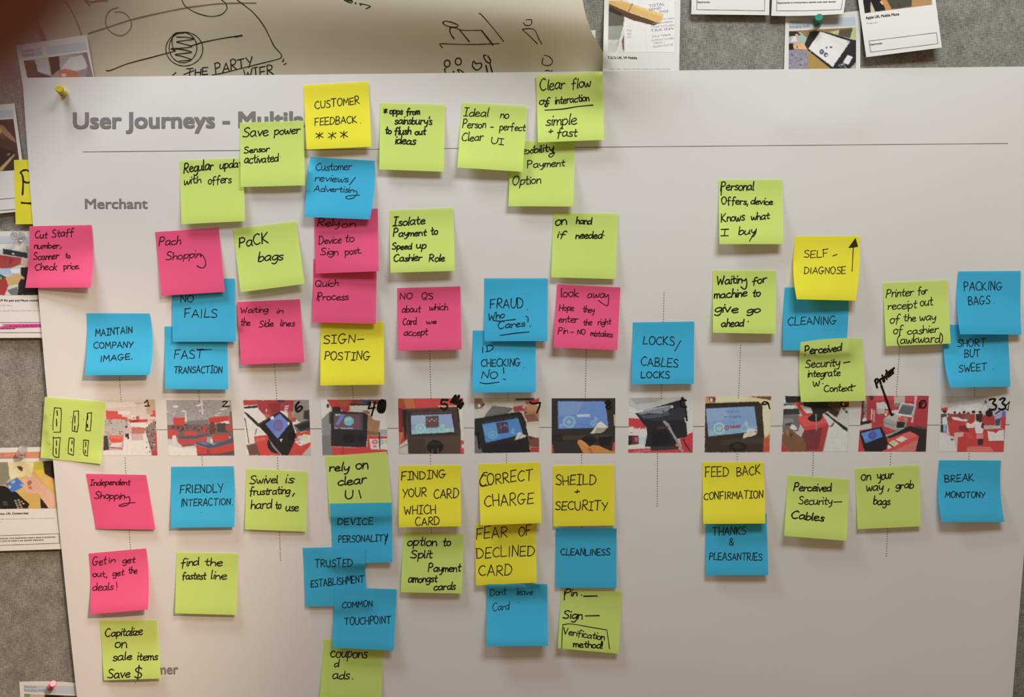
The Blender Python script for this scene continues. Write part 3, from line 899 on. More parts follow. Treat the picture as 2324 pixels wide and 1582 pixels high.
for segs in ([(271, 857, 275.3, 912), (283.5, 1039, 285.5, 1074), (293.4, 1202, 296, 1247)], [(451, 888, 453, 911), (458.5, 1037, 459.2, 1055)],
             [(623, 827, 628, 904), (630, 1039, 630.6, 1064), (634.6, 1209, 636.5, 1271)], [(799.6, 875, 801.6, 903)],
             [(975.3, 797, 978, 903), (976.8, 1034, 977, 1053), (979, 1197, 979.4, 1208)], [(1153.2, 891, 1153.2, 909), (1149.3, 1032, 1149.5, 1050)],
             [(1330.4, 795, 1328.4, 900), (1319.8, 1033, 1319.6, 1056), (1319.5, 1195.6, 1319.5, 1196)], [(1507, 665, 1505.3, 730), (1501.4, 875, 1500.6, 904), (1492, 1030, 1491.4, 1148.5)],
             [(1681, 784, 1676, 903), (1673.2, 1030, 1673, 1049)], [(1846, 1028, 1844.3, 1079)], [(2042, 787, 2034, 900), (2021.7, 1030, 2020.4, 1055), (2014.3, 1201, 2011.6, 1262)],
             [(2212.8, 880, 2211.5, 899), (2199.8, 1029, 2199, 1042)]):
    for x0, y0, x1, y1 in segs:
        i = Ink()
        n = max(int(round(abs(y1 - y0) / 5.75)), 1)
        for t in range(n + 1):
            i.disc((x0 + (x1 - x0) * t / n, y0 + (y1 - y0) * t / n), 1.15, 7)
        i.build('dotted_line', ps, M_TINY, PO, 0.0002)

RA, RB, RC, RD, RE, RF = (0, 880, 5.531), (340, 880, 5.531), (690, 880, 5.531), (1040, 880, 5.531), (1400, 880, 5.531), (1740, 880, 5.531)
RG = (1904, 880, 5.531)
PHOTOS = [
    (RA, [(1128, 150), (1945, 148), (1976, 848), (1165, 850)], 's 1810,190 1832,172 1850,155 ; l 1850,155 1866,226; l 1820,230 1878,228 @2.6', 2.6, '''d2bcae; c09c80 1830,150 1950,148 1955,330 1840,330; dcc8bc 1330,180 1700,180 1700,230 1330,260; a89484 1690,190 1780,188 1780,202 1690,200; e8d8ce 1420,300 1640,290 1640,340 1440,345;
b9a79c 1320,395 1600,395 1650,560 1560,780 1300,785; 8a7468 N 1320 400 1640 780 0.60; d8cdc4 N 1320 400 1640 600 0.72; d2483c 1330,288 1478,293 1482,335 1532,335 1534,366 1592,370 1602,408 1480,395 1330,400; f0d0c0 N 1360 340 1560 380 0.8; c8402f 1600,395 1850,395 1850,432 1632,440; 8a3028 1640,410 1740,405 1740,430 1660,432; ece2da 1650,350 1706,350 1708,400 1652,402; b87868 E 1680 378 14 14; d03c30 1705,355 1745,355 1748,400 1708,400; d04438 1885,338 1952,330 1956,365 1888,362; d04438 1915,285 1950,283 1952,335 1917,335; e0746c N 1850 400 1950 440 0.5;
4a3a34 1300,600 1350,600 1372,780 1298,788; dccbc4 1560,600 1830,560 1905,850 1280,850 1300,790 1540,785; f0e2de N 1560 640 1860 850 0.62; c4a498 1650,570 1790,570 1800,660 1650,660; b8705f 1650,500 1812,480 1818,575 1650,580; c83c34 N 1650 480 1815 570 0.62; e0d4ca 1640,440 1880,440 1880,475 1820,500 1650,492; ddb0a0 1600,470 1650,470 1650,590 1610,590;
8d7266 1812,520 1950,405 1978,848 1905,842 1832,565; 4a3830 N 1830 430 1975 840 0.60; d8c4b8 N 1830 430 1975 840 0.74; b83a30 1900,790 1966,780 1975,850 1905,850; c84038 1945,560 1970,560 1975,800 1950,780;
c9a9a0 1558,505 1600,480 1642,520 1632,582 1565,585; 6a4a3e E 1585 490 18 18; 322c30 1570,575 1616,575 1622,645 1600,648 1590,610 1580,648; e04a30 1368,600 1556,598 1536,685 1402,694 1380,660; f06a4c 1380,605 1545,603 1530,640 1390,640; b85a4a 1375,745 1535,752 1538,785 1522,785 1520,765 1378,760; d8c4bc 1400,695 1530,688 1530,745 1390,742'''),
    (RB, [(208, 157), (1018, 157), (1061, 848), (235, 852)], 's 915,178 945,170 972,178 945,205 915,232 ; l 912,234 996,236 @2.6', 2.6, '''a09894; 8a827e N 210 157 1040 420 0.66; c8beb6 215,640 420,700 590,745 600,852 230,852; dcd2ca 235,720 400,760 590,760 600,852 235,852;
f6f2ee 278,238 330,218 372,232 332,255; f6f2ee 573,222 640,198 682,212 602,238; f6f2ee 380,292 430,280 458,290 430,304; f6f2ee 868,275 930,256 974,266 902,284; f6f2ee 838,318 912,308 870,328; f6f2ee 608,286 682,274 692,286 630,296; f6f2ee 935,208 1000,178 1002,205 950,218; f6f2ee 280,335 310,325 320,338; f6f2ee 210,300 232,296 232,306 212,308; e8e0da 800,345 880,340 840,352;
7a746e 440,420 740,400 740,470 440,480; c93a34 293,375 436,376 440,476 298,472; e8d4cc N 300 380 440 470 0.78; c4362f 740,375 997,350 1000,432 745,448; e0d6cc 888,430 986,415 998,450 900,462; 8a5a52 1000,300 1042,300 1061,640 1012,640;
7a5a52 220,470 1040,450 1052,605 228,640; 3a2c2a N 220 460 1050 560 0.62; b8aaa4 N 220 470 760 560 0.72; c4403a 228,520 345,530 350,600 295,640 235,625; c4403a 440,550 592,545 598,620 450,618; c23a34 668,480 702,480 702,562 668,562; b84038 950,480 1040,470 1045,530 960,530; 4a423e 840,450 950,440 950,560 850,560;
d0c4ba 285,600 330,600 335,690 300,715 275,700; 54525a 358,622 480,600 600,600 730,580 738,606 560,645 370,648; b8423c 348,640 560,645 716,605 716,672 410,736 355,692; 5a4844 400,735 560,705 560,722 405,745;
cfc8c2 640,160 656,160 672,340 656,340; cfc8c2 440,295 458,295 465,430 445,430; 6a4038 755,430 812,430 822,560 772,605 748,560; a85048 770,580 830,590 830,690 790,690; c23a34 805,600 992,580 992,662 890,682 820,702; 6a6468 780,680 900,670 1000,650 1000,680 800,705; 4d525f 568,682 700,672 800,720 1050,620 1056,692 760,770 580,712; 6a7080 590,685 690,678 770,705 690,718; c13a30 580,715 750,770 1057,695 1061,848 595,850; a02e28 720,760 752,772 750,850 715,850; 5e4a46 595,835 840,830 1061,790 1061,850 600,852; e8e0d8 760,650 785,640 790,690 770,695'''),
    (RB, [(1173, 155), (1995, 152), (2022, 846), (1212, 848)], 's 1872,178 1835,225 1832,270 1855,298 1895,278 1910,245 1885,232 1850,262 @5', 5, '''d8cfc6; b43c38 1173,155 1362,155 1356,215 1178,225; 3a2c2a 1178,238 1355,220 1357,252 1180,262; a5333a 1350,155 1815,155 1812,250 1782,345 1700,300 1640,290 1500,372 1430,340 1360,262; 902a32 1480,200 1640,180 1640,280 1540,330; 4a3440 1590,155 1700,155 1690,182 1620,185; c8b8b0 1700,225 1745,222 1720,315 1685,310; a5333a 1706,240 1736,238 1733,252 1702,254; a5333a 1700,270 1730,268 1727,282 1696,284; d8a090 E 1465 285 10 22;
b5633a 1425,320 1500,332 1524,372 1462,385; b8683c 1740,290 1790,300 1792,400 1764,470 1728,402; 8f8274 1812,152 1996,152 2002,400 1900,440 1792,370; b84038 1780,375 1835,380 1835,425 1785,430; 3d3532 1935,290 2003,275 2008,400 1925,392; 4a4440 1800,470 2006,395 2012,535 1890,555; 6a6460 1800,480 1890,555 1850,570; 2e2826 1840,480 2005,420 2008,500 1890,535;
cf3b35 1308,612 1480,590 1900,560 2010,535 2022,848 1360,848 1318,700; e0564c 1330,640 1450,620 1440,660 1340,680; b9aea4 1960,790 2022,720 2022,848 1910,848; 25211f 1345,462 1630,290 1782,422 1842,622 1740,848 1660,848 1560,800 1500,650 1480,602; 25211f E 1592 700 118 124; 151211 E 1780 610 45 55; 3a3532 1345,462 1632,292 1780,424 1770,440 1632,310 1370,475;
6a7fbd 1450,455 1632,325 1752,450 1606,642; 5a74b8 1450,455 1540,392 1600,520 1560,580; 6a5a94 E 1612 472 60 72; 75669c E 1612 472 42 50; 3a3230 1185,300 1245,335 1385,465 1360,492 1230,365 1190,318; 4a4038 1188,380 1200,380 1250,700 1240,705; 8a8078 1330,515 1350,510 1335,580 1315,600; 8a8078 1480,622 1560,730 1662,848 1645,848 1540,745; 8a7a70 1320,675 1450,622 1455,632 1325,690;
e6dccb 1820,682 1940,582 2015,600 2020,680 1885,732; a9c7cc E 1890 628 38 26; ccd08a E 1942 614 36 30; e07a80 E 1850 650 30 24; c85058 1860,690 1890,685 1892,700 1866,705; f0ece8 1632,648 1674,640 1642,682; e8e2d8 1508,375 1550,352 1556,395 1525,405; e0dcd8 1730,430 1755,432 1745,470 1728,455; 6d4a42 1210,720 1335,690 1382,842 1250,848; 8a6a60 1212,720 1330,692 1330,705 1215,735'''),
    (RC, [(212, 150), (1030, 150), (1048, 838), (233, 846)], 'l 835,185 808,262 892,250 @4; l 892,182 850,345 @4.6; s 945,185 930,260 958,305 1000,290 1012,180 960,170 945,280 990,300 1005,200 975,160 970,290 @7', 4, '''cfbfae; dccfc4 205,150 300,150 330,300 230,380; c53a36 285,150 730,150 730,172 560,232 572,290 470,282 340,245; b65a38 435,170 565,162 548,242 480,275; c03838 470,240 570,230 575,285 520,315 478,300; 46362e 575,195 830,190 825,232 580,228; 8a3a34 600,150 740,150 740,190 600,190; 4a4858 728,152 850,152 842,232 742,205; 7a3830 845,152 1030,150 1028,240 860,200; 3a302c 800,170 840,170 815,270 760,270;
d8cfc0 590,225 820,225 800,290 600,300; 8b8783 222,400 290,322 350,330 352,740 352,846 233,846; 7c7874 225,600 350,600 352,846 235,846; 4a4444 310,310 345,300 345,460 318,450; 332a28 340,292 805,312 798,602 780,748 340,736; 3a2c2a 350,240 456,240 462,300 350,300; 403634 350,296 800,315 798,340 352,325; 7a5058 375,328 738,330 735,530 375,516; 6d7fcf 460,335 518,335 432,470 395,468; 76bcd8 E 562 418 62 58; 98d0e0 E 555 400 40 20; 8fb8d8 390,328 462,330 440,352 400,354; 8a9cd0 380,498 420,500 420,515 384,514; 8a9cd0 460,500 615,503 615,520 460,518; 5f4a54 700,330 738,330 735,530 702,528;
9a7050 725,290 800,280 830,320 800,345; a87a52 800,345 850,345 862,395 958,420 928,602 792,598; 8a6242 792,540 925,560 925,602 792,598; ded4c4 850,300 1032,240 1040,522 960,520 955,420 862,392; a8a29c 945,525 1042,525 1044,600 935,600; d03a3a 352,742 790,745 802,602 1046,610 1048,838 352,846; b82e30 480,755 500,755 500,846 480,846; e4dccd 818,642 1047,640 1048,778 838,772; dd6a6c E 890 680 42 30; e8a0a0 E 890 680 20 14; 9fb8be E 972 682 36 32; c4c468 E 1036 678 26 28; d86060 862,725 910,725 910,750 865,750; 3a2a28 932,558 952,558 960,775 945,775; 251e1c E 560 640 78 58; 2c2422 E 720 640 60 60; 8a8a80 505,742 650,748 650,755 505,752; 3a302a E 298 228 18 28'''),
    (RC, [(1182, 138), (1997, 133), (2005, 826), (1198, 829)], 's 1732,150 1722,200 1780,205 1800,240 1770,272 1745,272 1720,252 @4.5; s 1732,150 1805,154 @4.5; s 1845,180 1905,92 1870,190 1950,95 1900,200 1975,150 1930,240 2000,190 1960,255 @6', 4.5, '''b5353a; d0403c 1390,138 1990,133 1990,230 1680,240 1400,255; c26a38 1250,140 1378,140 1400,255 1280,262; a8502c 1182,140 1250,140 1240,270 1190,260; ddd0b4 1925,240 2004,228 2005,680 1965,650; d8b880 1680,228 1998,225 1998,240 1690,242; 90282c 1182,250 1235,260 1245,560 1195,560; c4703c 1195,560 1250,560 1200,745; c8bca8 1200,720 1310,640 1315,829 1200,829; 6a5a4c 1205,752 1300,705 1300,715 1210,762;
4b3b33 1225,272 1480,262 1900,238 1942,270 1970,602 1960,826 1310,828 1295,602 1230,462; 5a4434 1300,640 1966,600 1960,826 1315,828; 4a3a2c 1300,640 1520,640 1540,826 1315,828; 3c302c 1288,300 1870,285 1912,592 1330,612; 5a3e3c 1350,310 1860,290 1862,320 1350,342; 8fa4d6 1342,350 1850,330 1886,556 1350,586; 9fb0dc 1342,350 1520,345 1520,450 1345,460; 93c3d8 1348,532 1880,500 1886,556 1350,586; a9d4e6 E 1462 508 66 58; 86b4d8 E 1462 508 42 40; b9dbe8 E 1462 510 22 22; a6cbe6 E 1725 522 42 34; 86b4d8 E 1725 524 22 20; 9fc4e4 E 1742 478 28 26; a6cbe6 E 1800 535 30 22;
6d4c48 1524,360 1690,350 1692,494 1530,502; c8b8b8 E 1605 398 9 9; c8b8b8 E 1575 420 9 8; c8b8b8 E 1640 415 9 8; c8b8b8 E 1545 402 6 8; c8b8b8 E 1662 398 6 8; 231d1b E 1645 745 104 88; 332a26 E 1645 700 80 20; 4a4440 1600,770 1620,770 1625,826 1605,826; 4a4440 1670,760 1690,760 1690,826 1672,826; 2e2522 1236,280 1290,270 1282,640 1262,652; 3a302c 1900,260 1940,270 1955,440 1935,440; d04a3c 1968,672 2005,665 2005,826 1966,790; e8d8c8 E 1995 735 14 25'''),
    (RD, [(200, 133), (1015, 130), (1015, 806), (207, 821)], 's 900,180 930,200 1030,188 @4; s 1030,188 1018,240 987,312 @4', 4, '''c6baaa; d4cab8 420,160 700,140 690,240 450,220; 8a6a54 200,135 290,135 335,205 300,262 208,272; d8d0c8 E 262 225 18 20; 4a3a30 300,200 332,205 320,235 296,230; b87a58 280,140 305,140 318,190 290,190; 6f6864 428,228 560,240 702,262 600,330 320,372; 7c7672 440,240 660,268 600,310 350,350; 4a4442 715,135 962,130 950,158 720,158; c2353a 950,150 1015,130 1015,200 900,195 830,180; d06060 840,170 920,160 900,210 845,215; b83a44 690,240 830,215 852,290 700,302; d0b0c0 E 822 240 14 22;
b98056 840,232 940,195 1012,240 1012,420 850,432 820,330; c8905f 850,230 935,200 1000,240 1000,290 880,300; 8f5c48 830,345 960,322 1010,415 862,432; 7a4838 830,300 862,300 862,325 830,325; d8a8a0 820,345 870,415 840,425; 2b2725 205,390 760,300 800,322 850,432 880,600 905,815 305,820 205,602; 3a3234 290,430 740,345 750,370 300,455; 6e6a66 205,602 250,602 302,820 207,821; 1c1918 225,560 260,560 282,770 258,775; 4a86cc 300,460 752,380 814,582 345,692; 5a94d4 310,480 470,450 490,560 340,600; 4c3f52 474,440 616,424 640,562 500,580; 9088a0 N 480 455 615 510 0.62;
6ba6de E 435 592 62 50; 4f8fd0 E 435 594 38 30; 78b0e4 E 433 592 20 18; 6ba6de E 685 560 24 20; 6ba6de E 688 525 16 16; b9b4ac 740,580 862,600 842,622 710,658; f0eeea 735,610 775,585 725,655 712,658; f0eeea 815,590 838,590 790,632 775,632; e8eef4 740,575 770,555 810,580 740,590; d3c6b0 850,480 1012,458 1014,640 882,602; 7a4a32 870,602 1014,632 1014,745 900,742; 5a3826 880,600 960,625 900,660; b5303a 905,745 1014,748 1014,806 905,808; 242120 320,720 880,640 900,815 310,820'''),
    (RD, [(1175, 135), (1970, 133), (1965, 820), (1175, 820)], 's 1880,165 1850,190 1905,225 1912,252 1870,262 1860,235 1912,190 1880,165 @4.5', 4.5, '''352e29; 2a2523 1175,590 1950,580 1940,660 1175,680; 4a3a2c 1300,600 1940,585 1900,640 1320,660; 6588c4 1250,170 1850,172 1880,500 1254,516; 7896cc 1260,180 1560,180 1500,330 1262,360; 5f86c8 1254,420 1880,420 1880,500 1254,516; b9cbe0 1490,335 1652,332 1652,365 1492,368; 8fb2de E 1392 430 82 76; 6c92cc E 1392 428 56 52; 93b6e0 E 1390 428 24 26; 86a8d8 E 1290 475 28 24; 84a8da E 1692 445 36 36; 6c92cc E 1692 445 20 20; 84a8da E 1728 392 22 24; e8e6e6 1718,502 1740,455 1790,420 1830,455 1880,492 1880,500;
d8cfae 1658,576 1712,505 1742,502 1702,576; d8cfae 1744,572 1792,502 1832,500 1786,572; a89a78 1700,576 1745,505 1870,500 1820,560; 231e1c E 1640 660 95 60; 1f1b1a 1760,620 1930,610 1910,720 1780,740; c8423a 1945,690 1968,685 1966,800 1930,792; b8433c 1175,700 1192,720 1200,820 1175,820; cfae78 1952,340 1970,340 1966,470 1956,470; cf8238 1494,692 1500,656 1545,656 1600,690 1645,740 1690,722 1760,726 1900,790 1966,800 1966,822 1570,822; dc9448 1510,660 1545,660 1640,745 1620,760; b06a2c 1620,760 1650,745 1700,822 1660,822'''),
    (RE, [(155, 130), (962, 115), (950, 813), (143, 816)], 's 868,160 840,152 810,162 796,195 815,238 845,246 872,238 @4', 4, '''bfb8b0; d4ccc4 150,230 230,260 300,380 148,380; a8a29c 160,130 600,125 500,180 240,210; d0cac4 870,120 962,118 955,560 885,600; cc3238 148,380 290,392 400,520 392,570 150,512; e6e0da 145,498 200,485 215,512 260,515 380,515 398,565 345,640 145,602; f2eeea N 145 500 395 600 0.6; d87070 165,560 205,558 205,570 168,572; 2e2424 146,600 188,600 192,742 144,742; 7a2434 186,600 272,600 277,705 192,718; b06a78 225,620 260,620 262,675 228,678; a9cdd4 275,620 352,618 348,712 282,715; c8e4e8 300,632 338,630 335,690 302,690; ddd3cf 144,722 230,712 345,710 352,782 143,782;
c93038 788,640 952,556 952,812 830,812; c8383c 143,772 420,760 951,780 950,814 143,816; e07070 200,800 420,775 420,790 230,812; 272428 230,322 500,240 800,150 808,115 832,115 852,152 882,300 892,420 870,425 886,602 860,622 760,640 772,740 780,770 430,792 420,740 352,742 380,585 372,502 300,412; 33333a 240,330 560,330 760,250 850,240 860,400 500,420 330,400; 80868c 250,300 400,265 680,218 700,232 640,290 560,328 400,320 290,340; a8acb0 330,285 620,225 640,235 340,300; 50565e 300,345 560,335 640,295 660,340 480,380 330,385; d8d8d8 235,300 330,272 332,300 252,316; d8d8d8 680,225 705,225 705,250 685,265; 26282c E 585 295 12 10;
e0e0dc 845,375 862,378 872,440 856,430; 9a928e 570,420 600,410 650,450 705,560 770,660 842,810 815,810 740,672 680,565 600,455; 3a2426 825,640 842,640 870,710 938,806 925,810 852,715; 5c2c2c 500,490 642,480 646,506 510,522; 6a3a3a 430,560 480,600 490,625 440,600; 1e1c1f 430,540 640,520 690,700 440,730; d87048 735,705 770,705 775,735 740,738; 3a3638 430,740 775,735 775,765 430,788'''),
    (RE, [(1113, 110), (1937, 108), (1915, 807), (1103, 812)], 's 1890,186 1850,176 1825,202 1868,208 1893,186 @3.6; s 1893,186 1906,215 1918,262 @3.6', 3.6, '''dcc48e; e8dca4 1800,300 1930,200 1920,560 1850,600; 7a4a30 1640,108 1937,108 1932,158 1800,132; d09a5c 1113,110 1200,110 1180,190 1113,195; 9a5a3a 1140,112 1240,112 1235,185 1170,190; e8d8c0 E 1185 155 14 26; 5a3a2a 1210,130 1242,140 1235,165 1215,165; b08a60 1330,180 1350,150 1480,160 1500,180; e8d0a0 1250,112 1620,112 1640,150 1500,175 1250,180;
3e2f22 1110,196 1770,172 1826,212 1832,380 1842,482 1852,642 1840,807 1103,812; 4a3a2a 1300,660 1840,620 1838,700 1320,720; 35281e 1110,200 1770,176 1780,230 1115,258; 7d9bd0 1118,262 1726,234 1764,545 1150,612; 8aa6d6 1122,270 1400,255 1380,400 1130,430; 86a8d8 1140,520 1760,480 1764,545 1150,612; a3c6e6 E 1285 512 76 74; 7f9fce E 1285 512 50 48; 9fc0e2 E 1283 512 32 30; 98b8e0 E 1190 568 32 28; 93b3dc E 1610 505 56 52; 7f9fce E 1600 510 28 28; 9cbce2 E 1625 450 26 28; c8d8ec 1640,520 1690,505 1760,530 1764,545 1620,560;
cbbfa0 1600,570 1690,548 1762,560 1740,592 1580,637; f0e8d0 1590,620 1640,560 1668,556 1610,632; f0e8d0 1670,618 1712,556 1740,560 1700,610; 251c15 E 1520 740 112 58; 3a2c20 E 1520 735 60 36; c2532e 1842,640 1918,590 1915,807 1836,807; d86a3a 1880,610 1920,580 1918,660; c8402e 1840,740 1916,740 1915,807 1838,807'''),
    (RF, [(222, 105), (1040, 105), (1014, 799), (184, 804)], 's 945,180 936,205 945,228 965,236 1000,230 @4.4', 4.4, '''bdb2a6; 2a2724 228,107 432,107 420,190 242,192; d0ccc6 205,115 232,115 238,190 205,190; 6a625c 205,200 350,195 350,225 205,230; d4d0ca 210,232 300,220 342,222 345,262 280,270 215,268; 3a3632 205,268 400,262 420,330 205,390; 706a66 200,340 400,330 425,450 395,545 200,565; 8a8480 205,390 330,385 340,430 210,470; 4a4644 225,450 310,440 320,470 235,480; dcd6ce 310,460 350,470 380,500 378,530 330,530 290,505;
cf3a38 345,185 460,178 480,230 580,328 700,330 782,442 775,470 740,505 600,520 470,532 388,402 400,362 450,352; e04c46 400,370 560,350 700,360 770,440 600,470 480,490 410,410; c9cfc0 412,225 470,220 540,250 578,320 500,318; a33034 470,532 600,518 780,468 705,800 285,802 400,702; 7a3032 470,540 640,520 700,500 640,765 480,790 400,702; b03438 705,500 782,468 706,800 660,800; 8a3436 N 470 530 700 780 0.72;
805634 188,600 262,498 300,530 352,560 462,640 492,700 490,790 290,802 240,742 192,695; 9a6c40 262,500 290,560 270,620 230,560; 5a3c24 290,560 330,580 300,640; b8323a 184,690 300,800 184,804; 2e2b27 450,178 782,178 775,290 702,332 692,392 640,425 560,420 515,382 580,322 560,250 500,240 470,232; 25221f E 600 388 86 38; 5c3d28 780,178 962,178 902,332 882,372 780,292; 7a5434 N 780 178 950 370 0.66; 3a2a1e 780,230 900,300 870,370 770,300;
d2cabe 700,335 860,390 1016,545 1010,800 720,800 782,470; dcd6cc E 905 670 40 36; c8bfb2 880,372 1030,240 1022,510 940,450; 33291f 712,310 762,322 1016,508 1014,552 970,530 858,432; c8c0b4 770,320 830,350 1000,480 990,490 800,360; 7a2c24 962,178 1036,178 1030,245 985,240; 5a4a3a 945,250 985,255 990,285 955,280; 5a4a3a 980,290 1015,280 1020,315 990,322; 8a8480 610,330 628,330 630,540 618,540; 5a5048 845,430 858,432 830,480 785,502 785,494'''),
    (RF, [(1204, 103), (2033, 103), (1996, 801), (1150, 799)], 's 1915,252 1918,215 1928,188 @3.6; s 1915,200 1945,165 1985,165 2000,200 1985,242 1950,255 1935,232 1952,195 1965,188 @3.6', 3.6, '''b5323a; c8403e 1280,104 1600,104 1600,150 1290,160; 4a3430 1285,104 1345,104 1345,150 1300,160; 9a8a80 1205,110 1262,110 1252,425 1178,440; 7a2c34 1195,160 1225,160 1210,430 1182,430; 5a6a5a N 1205 180 1260 330 0.6; 8a2c34 1190,290 1230,300 1215,380 1185,370; d8c8c0 1205,385 1252,380 1250,425 1200,432; d8c0a0 1312,270 1328,270 1322,402 1306,402; c89890 1340,285 1362,285 1355,430 1338,430; c9bcb6 1375,188 1486,180 1488,240 1478,325 1385,332; b4a8a2 1380,265 1482,260 1478,325 1385,332; d0c8c4 1490,200 1525,200 1520,265 1492,265; d8b040 1490,290 1522,285 1520,312 1490,312; d0c8c0 1485,320 1515,315 1510,345 1485,355;
2c2422 1178,428 1312,408 1312,442 1176,472; c4bcac 1174,472 1314,445 1318,508 1170,535; b9ab9a 1600,104 1738,104 1732,200 1660,215 1600,200; 8a7868 1600,200 1690,190 1680,240 1600,245; d0a8a8 1858,108 1892,106 1862,260 1835,440 1808,438 1845,300; 8a8ab0 E 1870 250 14 30; c83c40 1745,108 1850,108 1840,165 1740,165; b0303a 1895,106 2033,103 2008,500 1880,480 1850,420;
a39a8c 1470,385 1560,340 1690,358 1752,420 1742,505 1632,542 1470,482; b8b0a4 1480,382 1570,325 1702,348 1620,425; 8f8678 1472,430 1630,470 1632,490 1472,450; c8c2b4 1560,290 1640,275 1650,330 1575,335; 40382e 1560,325 1600,320 1605,345 1565,350; d83c38 1645,380 1700,362 1755,368 1748,415 1668,425; e85c50 1665,378 1740,370 1735,385 1670,395; 2e2624 1635,422 1742,432 1722,505 1630,502; d8d6ca 1688,190 1872,210 1816,372 1626,342; 5a6260 1702,205 1858,226 1812,348 1648,322; 7a8280 1705,212 1850,230 1845,245 1700,228; 9a9286 1710,372 1770,378 1762,440 1745,420; c83a3a 1440,498 1620,540 1560,570 1450,530;
2b2726 1490,602 1640,530 1800,480 2008,530 1996,801 1868,799 1908,622 1800,560 1550,645; a8a49e 1485,598 1560,575 1720,500 1730,510 1570,590 1500,615; 4a4644 1860,470 2008,500 2008,530 1850,488; e0403e 1500,652 1800,545 1912,602 1902,642 1562,799 1455,799 1450,762; f06058 1700,590 1800,555 1890,600 1760,660; cf6a62 1742,722 1902,645 1868,799 1560,799; ddd8cc 1615,650 1702,608 1764,640 1690,687; c8cba0 1530,692 1592,655 1662,700 1600,738; b8c080 1545,690 1590,668 1620,690 1590,710; d8d0c8 1515,735 1550,715 1585,745 1525,770;
23201f 1165,552 1300,520 1442,488 1502,622 1525,702 1500,772 1442,799 1230,799 1180,622; 4a78c8 1183,570 1416,510 1458,615 1240,697; 5a86d0 1190,575 1290,550 1280,640 1225,660; 4a4a90 E 1328 598 50 50; 565a9c E 1328 598 30 34; c8323c 1152,690 1185,700 1225,799 1150,799; 3a302c 1505,690 1530,690 1590,745 1580,752'''),
    (RG, [(1288, 105), (2115, 105), (2065, 806), (1258, 801)], 's 1892,152 1930,140 1962,150 1932,195 1972,225 1965,265 1925,278 1893,268 @4.8; s 2020,150 2055,132 2085,145 2050,190 2090,225 2080,262 2040,275 2010,262 @4.8; s 2142,175 2085,245 2122,282 @2.6; s 2142,175 2130,230 2122,282 @2; s 1965,325 2020,290 @2.4', 4.8, '''c0b8b0; a8a098 N 1280 105 2110 220 0.66; d4ccc4 1270,290 1480,230 1760,190 1860,280 1760,335 1290,330; dcd4cc N 1400 200 1860 330 0.62; b8b0a4 N 1460 200 1860 330 0.72; 6a6258 E 1842 180 18 24; f0ecc0 1900,105 1990,105 1985,180 1900,185; c8c4c8 2000,105 2115,105 2100,290 2000,260; d08030 E 2028 150 16 14; c43a32 1282,255 1362,248 1366,292 1286,302;
c53634 1360,372 1640,390 1782,522 2080,510 2068,806 1480,806 1490,622 1390,602 1366,462; a83030 N 1370 400 2060 700 0.70; 8a2a2c 1500,480 1600,470 1640,560 1510,540; b03a34 1365,330 1640,320 1642,392 1560,402 1366,382; 6a3a34 N 1360 320 1640 400 0.6; 3a2620 E 1328 300 24 20; 3a2620 E 1455 310 18 16; 3a2620 E 1515 318 14 14; 3a2620 E 1572 306 18 16; 8a4434 E 1625 320 22 18; 3a2620 E 1690 306 24 20; 2a1e1e E 1772 306 20 18;
5a484a 1282,330 1352,322 1352,562 1282,562; d6d0cc 1298,370 1352,365 1356,462 1296,462; 8aa8c8 1312,460 1345,460 1342,552 1308,552; 2e2a30 1276,470 1310,470 1302,560 1278,555; 7a4a40 1355,370 1420,380 1420,430 1360,420; b23632 1650,330 1706,328 1712,432 1615,432; 8a5a44 1580,350 1650,330 1640,395 1590,402; 3a3034 1714,330 1800,322 1812,360 1790,435 1720,422; a8a4c0 1960,280 2060,250 2092,330 2088,390 1990,480 1955,405; 6a68a0 2050,300 2092,290 2090,380 2040,400; 4a4860 1960,400 2030,380 2020,470 1965,480; b5343a 1800,352 1840,338 1930,338 1955,362 1962,482 1795,478; 2e1c18 E 1885 320 46 46; 5a2020 1785,440 1825,450 1820,520 1785,515; b8aa9c 1812,475 1962,470 1950,518 1822,522;
d0a8a0 1448,565 1562,560 1562,612 1492,622 1482,802 1448,662; d84038 1560,560 1640,560 1700,640 1640,640; e6e2dc 1412,368 1500,372 1540,395 1622,400 1602,425 1500,412 1430,398; e6e2dc 1592,450 1620,440 1650,455 1702,438 1700,502 1608,504; e6e2dc 1698,430 1722,402 1735,430 1792,440 1782,505 1812,515 1800,575 1718,572; e8e4de 1866,540 1900,555 1935,550 1965,575 2010,535 2072,528 2068,662 1882,668; c8c4bc N 1870 545 2070 660 0.66; d88078 1725,580 1812,580 1810,640 1725,640; 3a2a28 1738,642 1812,642 1806,718 1745,724;
d4cbc2 1258,560 1392,602 1450,662 1482,806 1258,801; 5a4a46 1398,640 1445,640 1440,660 1405,660; e46a5c 1608,745 1700,735 1900,742 1945,806 1608,806; c8343a 2032,370 2096,358 2086,525 2028,502; 6a5450 1505,796 1610,796 1608,806 1505,806'''),
]
